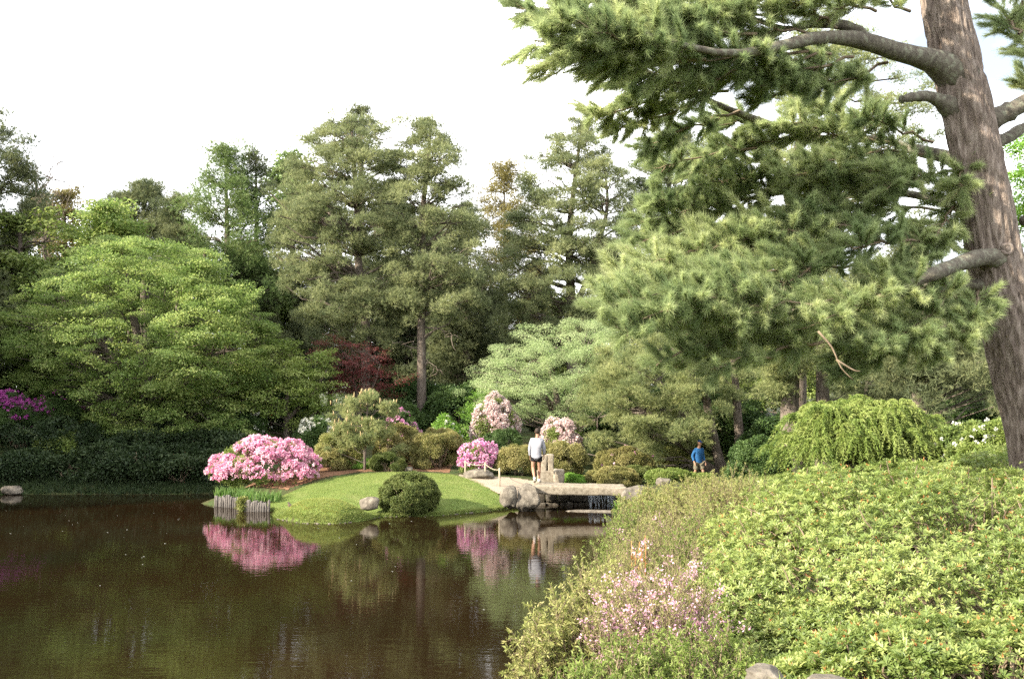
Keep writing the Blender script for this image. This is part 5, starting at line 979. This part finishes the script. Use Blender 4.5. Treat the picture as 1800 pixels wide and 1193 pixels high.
    for (x0, y0, d0, x1, y1, d1, w, den, sag) in B:
        p0, p1 = P(x0, y0, d0), P(x1, y1, d1); ln = np.linalg.norm(p1-p0); ax = nrm(p1-p0); m = curve(p0, p1, sag*ln*0.3, 9, 0.03, r); tw.tube(m-loc, np.linspace(0.020, 0.006, 9), 5, cap=False)
        lat = nrm(np.cross(ax, np.array((0, 0, 1.0)))); up = np.cross(lat, ax); hw = w/FPX*d0; bt = r.uniform(0.25, 0.75)
        nt_ = int(max(14, ln*24*den))
        for q in range(nt_):
            f = r.uniform(0.12, 1.0)**0.8; o_ = m[min(int(f*8), 7)]*(1-(f*8) % 1)+m[min(int(f*8)+1, 8)]*((f*8) % 1)
            ang = r.uniform(0, 2*np.pi); sd_ = lat*math.cos(ang)*1.25+up*math.sin(ang)*0.75
            L_ = hw*r.uniform(0.45, 1.25)*(1.1-0.4*f); dv = nrm(ax*r.uniform(0.5, 1.1)+sd_*0.9+np.array((0, 0, 0.10))); e = o_+dv*L_*1.25
            tp = curve(o_, e, -0.03, 4); tp[-1, 2] += 0.03; tw.tube(tp-loc, np.linspace(0.006, 0.003, 4), 3, cap=False)
            k_ = max(6, int(L_*1.25/0.040)); g_ = np.linspace(0.30, 1.0, k_)[:, None]; pp = o_*(1-g_)+e*g_+r.normal(0, 0.012, (k_, 3))
            C.append(pp); Dr.append(np.repeat([dv], k_, 0)+r.normal(0, 0.15, (k_, 3))); Tn.append(np.clip(np.full(k_, bt+r.normal(0, 0.2))+0.25*(g_[:, 0]-0.6), 0, 1))
    C = np.concatenate(C); Dr = nrm(np.concatenate(Dr)); Tn = np.concatenate(Tn)
    tw.build('twigs', M['twig'], root, True, kind='stuff')
    def plume(sd):
        q = rng(sd); k = 8; z = np.linspace(-0.05, 0.07, k); c = np.stack((q.normal(0, 0.004, k), q.normal(0, 0.004, k), z), -1)
        V, F, t = needles(c, np.repeat([(0, 0, 1.0)], k, 0), 8, 0.110, 0.0048, 0.40, q, np.clip(q.normal(0.5, 0.12, k), 0, 1)); return mesh('clump', V, F, t, False, M['whitepine'])
    objs = [template(('plume', k), lambda: plume(985+k)) for k in range(4)]
    clumps('needles', C-loc, Dr, r.uniform(0.8, 1.25, len(C)), Tn-0.5, objs, root, r)
    print('white pine plumes', len(C))
    for rows in ([(1438, 582, 9.6), (1462, 610, 9.6), (1478, 645, 9.6), (1500, 668, 9.6)], [(1470, 632, 9.6), (1500, 650, 9.6), (1512, 652, 9.6)]):
        q = smooth_line([P(*e) for e in rows], 10); dw = Geo(); dw.tube(q-loc, np.linspace(0.011, 0.004, 10), 6); dw.build('dead_twig', M['twig'], root, True)
white_pine()

# ------------------------------------------------------------------ the near bank
def rosette_bush(name, label, x, y, z, R, n, seed, mat='rhodo', leaf=0.055, wid=0.019, whorl=8, lobes=120, lobe_r=0.16, twigs=500, cat='rhododendron', hgt=None):
    """a dense dome of leaf whorls on twigs"""
    r = rng(seed); R = np.array(R); root = thing(name, label, cat, (x, y, z))
    p, o_, k = dome_points(n, lobes, R, lobe_r, r, -0.25, power=0.30, flat_top=0.88); ok = p[:, 2] > -0.35; p, o_, k = p[ok], o_[ok], k[ok]
    ax = nrm(o_*0.7+np.array((0, 0, 0.75))+r.normal(0, 0.28, p.shape))
    N = len(p)
    def make(sd):
        q = rng(sd); n2 = whorl; a = np.linspace(0, 6.283, n2, endpoint=False)+q.normal(0, 0.25, n2); rad = np.stack((np.cos(a), np.sin(a), 0*a), -1); el = q.uniform(0.2, 1.1, (n2, 1)); up = np.array((0, 0, 1.0))
        V, F, t = leaves(rad*0.004+up*q.uniform(-0.02, 0.0, (n2, 1)), nrm(rad+up*el), nrm(up*1.2-rad*el*0.8), leaf, wid, q, np.clip(q.normal(0.5, 0.12, n2), 0, 1), fold=0.10); return mesh('clump', V, F, t, False, M[mat])
    objs = [template((mat, 'whorl', leaf, k_), lambda: make(990+k_)) for k_ in range(5)]
    pt = r.uniform(-0.28, 0.22, lobes*4); clumps('leaves', p, ax, r.uniform(0.6, 1.35, N), np.clip(pt[k]+r.normal(0, 0.20, N), -0.5, 0.5), objs, root, r)
    tw = Geo()
    for q in r.choice(N, min(twigs, N), False):
        e = p[q]; b = e-ax[q]*r.uniform(0.10, 0.25)-o_[q]*r.uniform(0.05, 0.18)+r.normal(0, 0.05, 3); tw.tube(curve(b, e, 0, 4, 0.012, r), np.linspace(0.007, 0.0035, 4), 4, cap=False)
    for _ in range(60):
        a = r.uniform(0, 2*np.pi); f = r.uniform(0.2, 0.8); e = np.array((math.cos(a)*R[0]*f, math.sin(a)*R[1]*f, R[2]*math.sqrt(1-f*f)*0.85)); b = np.array((math.cos(a)*R[0]*f*0.35, math.sin(a)*R[1]*f*0.35, -0.3)); tw.tube(curve(b, e, 0.1, 8, 0.06, r), np.linspace(0.02, 0.006, 8), 5, cap=False)
    tw.build('twigs', M['twig'], root, True, kind='stuff')
    # faded rust-coloured bud scales at some shoot tips
    q = r.choice(N, N//13, False); c = np.repeat(p[q]+ax[q]*0.01, 3, 0); d = nrm(np.repeat(ax[q], 3, 0)+r.normal(0, 0.6, c.shape)); V, F, t = leaves(c, d, nrm(r.normal(0, 1, c.shape)), 0.030, 0.009, r)
    obj('bud_leaves', mesh('bud_leaves', V, F, t, False, M['rust']), root, kind='stuff')
    return root
rosette_bush('rhododendron_bush', 'huge glossy green rhododendron mound filling the near corner', 4.60, 8.9, 1.55, (3.2, 3.1, 1.72), 52000, 401, twigs=2200, lobes=150, lobe_r=0.22, leaf=0.042, wid=0.014)
rosette_bush('rhododendron_bush', 'lower glossy rhododendron by the rocks at the frame bottom', 2.75, 5.9, 1.75, (1.45, 1.0, 0.72), 12000, 402, twigs=400, lobes=120, lobe_r=0.18, leaf=0.040, wid=0.014)
rosette_bush('rhododendron_bush', 'paler low rhododendron behind the mound toward the leaning trunk', 7.6, 13.6, 1.75, (2.6, 2.0, 1.30), 11000, 403, twigs=200, leaf=0.06, lobes=200)

def twig_shrub(name, label, x, y, z, w, h, seed, stems=90, kids=5, leaf=0.032, wid=0.011, per=7, mat='twiggy', flower=None, fl=0, cat='shrub', droop=0.4, bark='twig', lean=(0, 0), sw=0.006):
    """many upright stems, each with side twigs that end in a few leaves"""
    r = rng(seed); root = thing(name, label, cat, (x, y, z)); tw = Geo(); C, Dv = [], []
    for s_ in range(stems):
        a = r.uniform(0, 2*np.pi); f = math.sqrt(r.uniform(0, 1)); b = np.array((math.cos(a)*f*w*0.35, math.sin(a)*f*w*0.35, -0.15)); e = np.array((math.cos(a)*f*w+lean[0], math.sin(a)*f*w+lean[1], h*(1-0.45*f*f)*r.uniform(0.7, 1.06)))
        m = curve(b, e, 0.05, 7, 0.025, r); tw.tube(m, np.linspace(sw, sw*0.45, 7), 4, cap=False)
        for q in range(kids):
            k = r.integers(2, 7); o_ = m[k]; d = nrm(nrm(e-b)+r.normal(0, 0.55, 3)+np.array((0, 0, 0.25))); ln = r.uniform(0.08, 0.24)*max(h, 0.5); e2 = o_+d*ln
            tw.tube(curve(o_, e2, 0.01, 4, 0.008, r), np.linspace(sw*0.5, sw*0.28, 4), 3, cap=False); C.append(e2); Dv.append(d); C.append(o_*0.4+e2*0.6); Dv.append(d)
        C.append(e); Dv.append(nrm(e-b))
    C = np.array(C); Dv = np.array(Dv); tw.build('twigs', M[bark], root, True, kind='stuff')
    N = len(C)
    def make(sd):
        q = rng(sd); up = np.array((0, 0, 1.0)); d = nrm(up*0.6+q.normal(0, 0.7, (per, 3))); nm = nrm(up*0.6+q.normal(0, 0.6, (per, 3)))
        V, F, t = leaves(up*q.uniform(-0.03, 0.015, (per, 1)), d, nm, leaf, wid, q, np.clip(q.normal(0.5, 0.15, per), 0, 1)); return mesh('clump', V, F, t, False, M[mat])
    objs = [template((mat, 'tw', leaf, per, k), lambda: make(995+k)) for k in range(5)]
    clumps('foliage', C, nrm(Dv+np.array((0, 0, 0.3-droop))), r.uniform(0.8, 1.2, N), r.uniform(-0.35, 0.35, N), objs, root, r)
    if flower:
        q = C[r.choice(N, min(fl, N), False)]; q = q[q[:, 2] > h*0.4]; pe = 14; c = np.repeat(q, pe, 0)+r.normal(0, 0.022, (len(q)*pe, 3)); nm = nrm(r.normal(0, 1, c.shape)); V, F, t = leaves(c, nrm(r.normal(0, 1, c.shape)), nm, 0.026, 0.014, r)
        obj('blossoms', mesh('blossoms', V, F, t, False, M[flower]), root, kind='stuff')
    return root
def TS(px, py, D, **kw):
    """place by where the crown's middle shows"""
    a = P(px, py, D); return a[0], a[1]
G = lambda x, y: gz(x, y)
def near(name, label, px, D, top, w, seed, **kw):
    x = (px-900)/FPX*D; z = G(x, D); zt = P(px, top, D)[2]; return twig_shrub(name, label, x, D, z, w, max(0.35, zt-z), seed, **kw)
near('pieris_bush', 'drooping olive-leaved shrub leaning over the water at the bottom', 985, 7.4, 1075, 0.36, 411, stems=150, kids=6, leaf=0.040, wid=0.012, per=8, droop=0.7, mat='twiggy')
near('pieris_bush', 'taller drooping-leaved shrub beside the pink azalea', 1050, 8.2, 1010, 0.36, 412, stems=130, kids=6, leaf=0.038, wid=0.012, per=8, droop=0.7, mat='twiggy')
near('azalea_bush', 'twiggy small-flowered pink azalea close to the bottom edge', 1145, 7.3, 1010, 0.52, 413, stems=240, kids=7, leaf=0.022, wid=0.007, per=5, flower='palelilac', fl=420, mat='twiggy', cat='azalea')
near('azalea_bush', 'thin twiggy pink azalea nearer the rhododendron', 1215, 8.6, 985, 0.45, 414, stems=190, kids=6, leaf=0.022, wid=0.007, per=5, flower='palelilac', fl=130, mat='twiggy', cat='azalea')
near('spirea_bush', 'leafy low shrub at the very bottom below the azalea', 1090, 6.2, 1150, 0.42, 415, stems=130, kids=6, leaf=0.034, wid=0.010, per=8, mat='shrub')
near('spirea_bush', 'green leafy shrub at the bottom under the twiggy azalea', 1230, 6.3, 1120, 0.45, 416, stems=130, kids=6, leaf=0.034, wid=0.010, per=8, mat='shrub')
near('twig_bush', 'pale twiggy bush around the rust-coloured stalks', 1150, 11.5, 925, 0.60, 417, stems=200, kids=6, leaf=0.028, wid=0.009, per=6, flower='palelilac', fl=40, mat='twiggy')
near('twig_bush', 'twiggy pinkish bush behind the rust-coloured stalks', 1195, 14.5, 890, 0.80, 418, stems=220, kids=6, leaf=0.030, wid=0.010, per=6, flower='palelilac', fl=60, mat='twiggy')
near('spirea_bush', 'leafy green bush at the water edge below the outflow', 1120, 16.5, 895, 0.70, 419, stems=200, kids=6, leaf=0.036, wid=0.013, per=8, mat='shrub')
near('spirea_bush', 'yellow-green bush between the twiggy bushes and the bridge', 1165, 21, 858, 1.00, 420, stems=230, kids=6, leaf=0.045, wid=0.016, per=8, mat='twiggy')
near('spirea_bush', 'bright yellow-green bush at the right end of the bridge', 1145, 26, 878, 0.7, 421, stems=200, kids=6, leaf=0.05, wid=0.018, per=8, mat='shrub')
sh('green_bush', 'small leafy bush hiding the feet of the walker in blue', P(1228, 852, 34.6)[0], 34.6, (0.6, 0.45, 0.34), 'shrub', 131, n=1600, lobes=24, lobe_r=0.4, length=0.055, width=0.022)
near('spirea_bush', 'loose olive bush below the walker in blue', 1235, 20, 848, 1.00, 422, stems=230, kids=6, leaf=0.045, wid=0.016, per=8, mat='twiggy')
near('spirea_bush', 'yellowish bush just over the rhododendron edge', 1290, 16, 838, 0.85, 423, stems=220, kids=6, leaf=0.036, wid=0.013, per=8, mat='twiggy')
near('spirea_bush', 'mixed green bush left of the rhododendron mound', 1245, 12, 905, 0.60, 424, stems=200, kids=6, leaf=0.030, wid=0.011, per=8, mat='shrub')
near('spirea_bush', 'small green shrub dipping over the pond edge', 1085, 13.5, 955, 0.45, 425, stems=150, kids=6, leaf=0.030, wid=0.011, per=8, mat='shrub')
near('spirea_bush', 'olive shrub on the pond edge under the stalks', 1080, 10.2, 990, 0.42, 426, stems=160, kids=6, leaf=0.030, wid=0.011, per=8, mat='twiggy')
near('spirea_bush', 'leafy bush beside the twiggy azalea and the mound', 1195, 10.4, 955, 0.50, 427, stems=180, kids=6, leaf=0.028, wid=0.010, per=8, mat='shrub')
# rust-coloured old fern stalks
def stalks():
    r = rng(431); D = 10.4; x, y = P(1122, 1010, D)[:2]; root = thing('fern_plant', 'cluster of upright rust-coloured old fern stalks', 'fern', (x, y, gz(x, y))); loc = np.array((x, y, gz(x, y)))
    for px, t_, b_ in [(1110, 950, 1040), (1133, 940, 1040), (1124, 952, 1030), (1128, 962, 1030), (1097, 1005, 1050), (1101, 1012, 1050), (1117, 968, 1035), (1136, 955, 1035)]:
        g_ = Geo(); d_ = D+r.normal(0, 0.12); a_, b2 = P(px, t_, d_), P(px+r.normal(0, 3), b_, d_); b2[2] = min(b2[2], loc[2]+0.1)
        q = curve(b2, a_, 0, 8, 0.008, r); g_.tube(q-loc, np.linspace(0.010, 0.004, 8), 6, t=r.uniform(0, 1))
        k = 40; f = r.uniform(0.45, 1, k); c = q[np.minimum((f*7).astype(int), 7)]+r.normal(0, 0.007, (k, 3)); V, F, t = leaves(c-loc, nrm(np.array((0, 0, 1.0))+r.normal(0, 0.35, (k, 3))), nrm(r.normal(0, 1, (k, 3))), 0.04, 0.012, r); g_.add(V, F, t)
        g_.build('stalk', M['rust'], root)
stalks()
rock('rock', 'lichened rock at the frame bottom under the rhododendron', P(1345, 1190, 5.2), (0.24, 0.24, 0.12), 441)
rock('rock', 'smaller rock at the frame bottom right of the lichened one', P(1462, 1206, 4.9), (0.22, 0.2, 0.11), 442)
blades('fern', 'fine ferny tuft between the two bottom rocks', 'fern', P(1395, 1185, 5.0)[0]-0.10, P(1395, 1185, 5.0)[0]+0.10, 4.9, 5.15, 70, 0.13, 0.008, 'shrub', 443, z=P(1395, 1200, 5.0)[2]-0.05, lean=0.7, curl=0.6)
# weeds and grass over the near bank, and grassy tufts along the far shore
r = rng(450)
pts = scatter(60000, -2, 9, 2.5, 30, lambda x, y: pond_sd(x, y) > 0.05, r)
grass_patch('bank_grass', 'rough grass on the near bank between the shrubs', M['grass'], pts, 0.16, 0.012, r, 0.5)
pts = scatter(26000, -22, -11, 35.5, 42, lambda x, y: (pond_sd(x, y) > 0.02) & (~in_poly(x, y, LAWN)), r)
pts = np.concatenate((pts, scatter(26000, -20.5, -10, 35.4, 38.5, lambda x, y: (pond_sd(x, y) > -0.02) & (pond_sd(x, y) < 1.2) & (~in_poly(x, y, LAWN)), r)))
grass_patch('shade_grass', 'dim grass and weeds on the shaded far bank', M['shadeleaf'], pts, 0.20, 0.03, r, 0.5)
r = rng(455); pg = Geo(); n_ = 0
while n_ < 140:
    x, y = r.uniform(-6.9, 0.6), r.uniform(28, 32.5); d = pond_sd(np.array([x]), np.array([y]))[0]
    if abs(d) > 0.07: continue
    q = r.uniform(0.012, 0.04); a = np.linspace(0, 2*np.pi, 6, endpoint=False)+r.uniform(0, 1); ring = np.stack((x+q*np.cos(a)*r.uniform(0.8, 1.3, 6), y+q*np.sin(a)*r.uniform(0.7, 1.1, 6), np.full(6, -0.02)), -1); V = np.concatenate((ring, ring*np.array((1, 1, 0))+np.array((0, 0, q*0.5)), [[x, y, q*0.8]]))
    F = [(i, (i+1) % 6, 6+(i+1) % 6) for i in range(6)]+[(i, 6+(i+1) % 6, 6+i) for i in range(6)]+[(6+i, 6+(i+1) % 6, 12) for i in range(6)]; pg.add(V, np.array(F)); n_ += 1
o = pg.build('pebbles', M['stone'], None, kind='stuff'); o['label'] = 'small wet pebbles along the waterline of the lawn'; o['category'] = 'pebbles'
# floating bits on the pond
r = rng(460); g_ = Geo()
for k in range(70):
    x, y = Wp(r.uniform(0, 1000), 880+abs(r.normal(0, 70))); 
    if pond_sd(np.array([x]), np.array([y]))[0] > -0.1: continue
    s = r.uniform(0.008, 0.022); a = np.linspace(0, 2*np.pi, 6, endpoint=False); V = np.stack((x+s*np.cos(a), y+s*np.sin(a)*0.7, np.full(6, 0.004)), -1); g_.add(V, np.array([(0, 1, 2), (0, 2, 3), (0, 3, 4), (0, 4, 5)]), r.uniform(0, 1))
o = g_.build('floating_petals', M['white'], None, kind='stuff'); o['label'] = 'tiny fallen petals floating on the dark pond'; o['category'] = 'petals'
print('TRIS', sum(len(m.loop_triangles) or sum(max(0, p.loop_total-2) for p in m.polygons) if len(m.polygons) < 200 else len(m.loops)-2*len(m.polygons) for m in bpy.data.meshes))
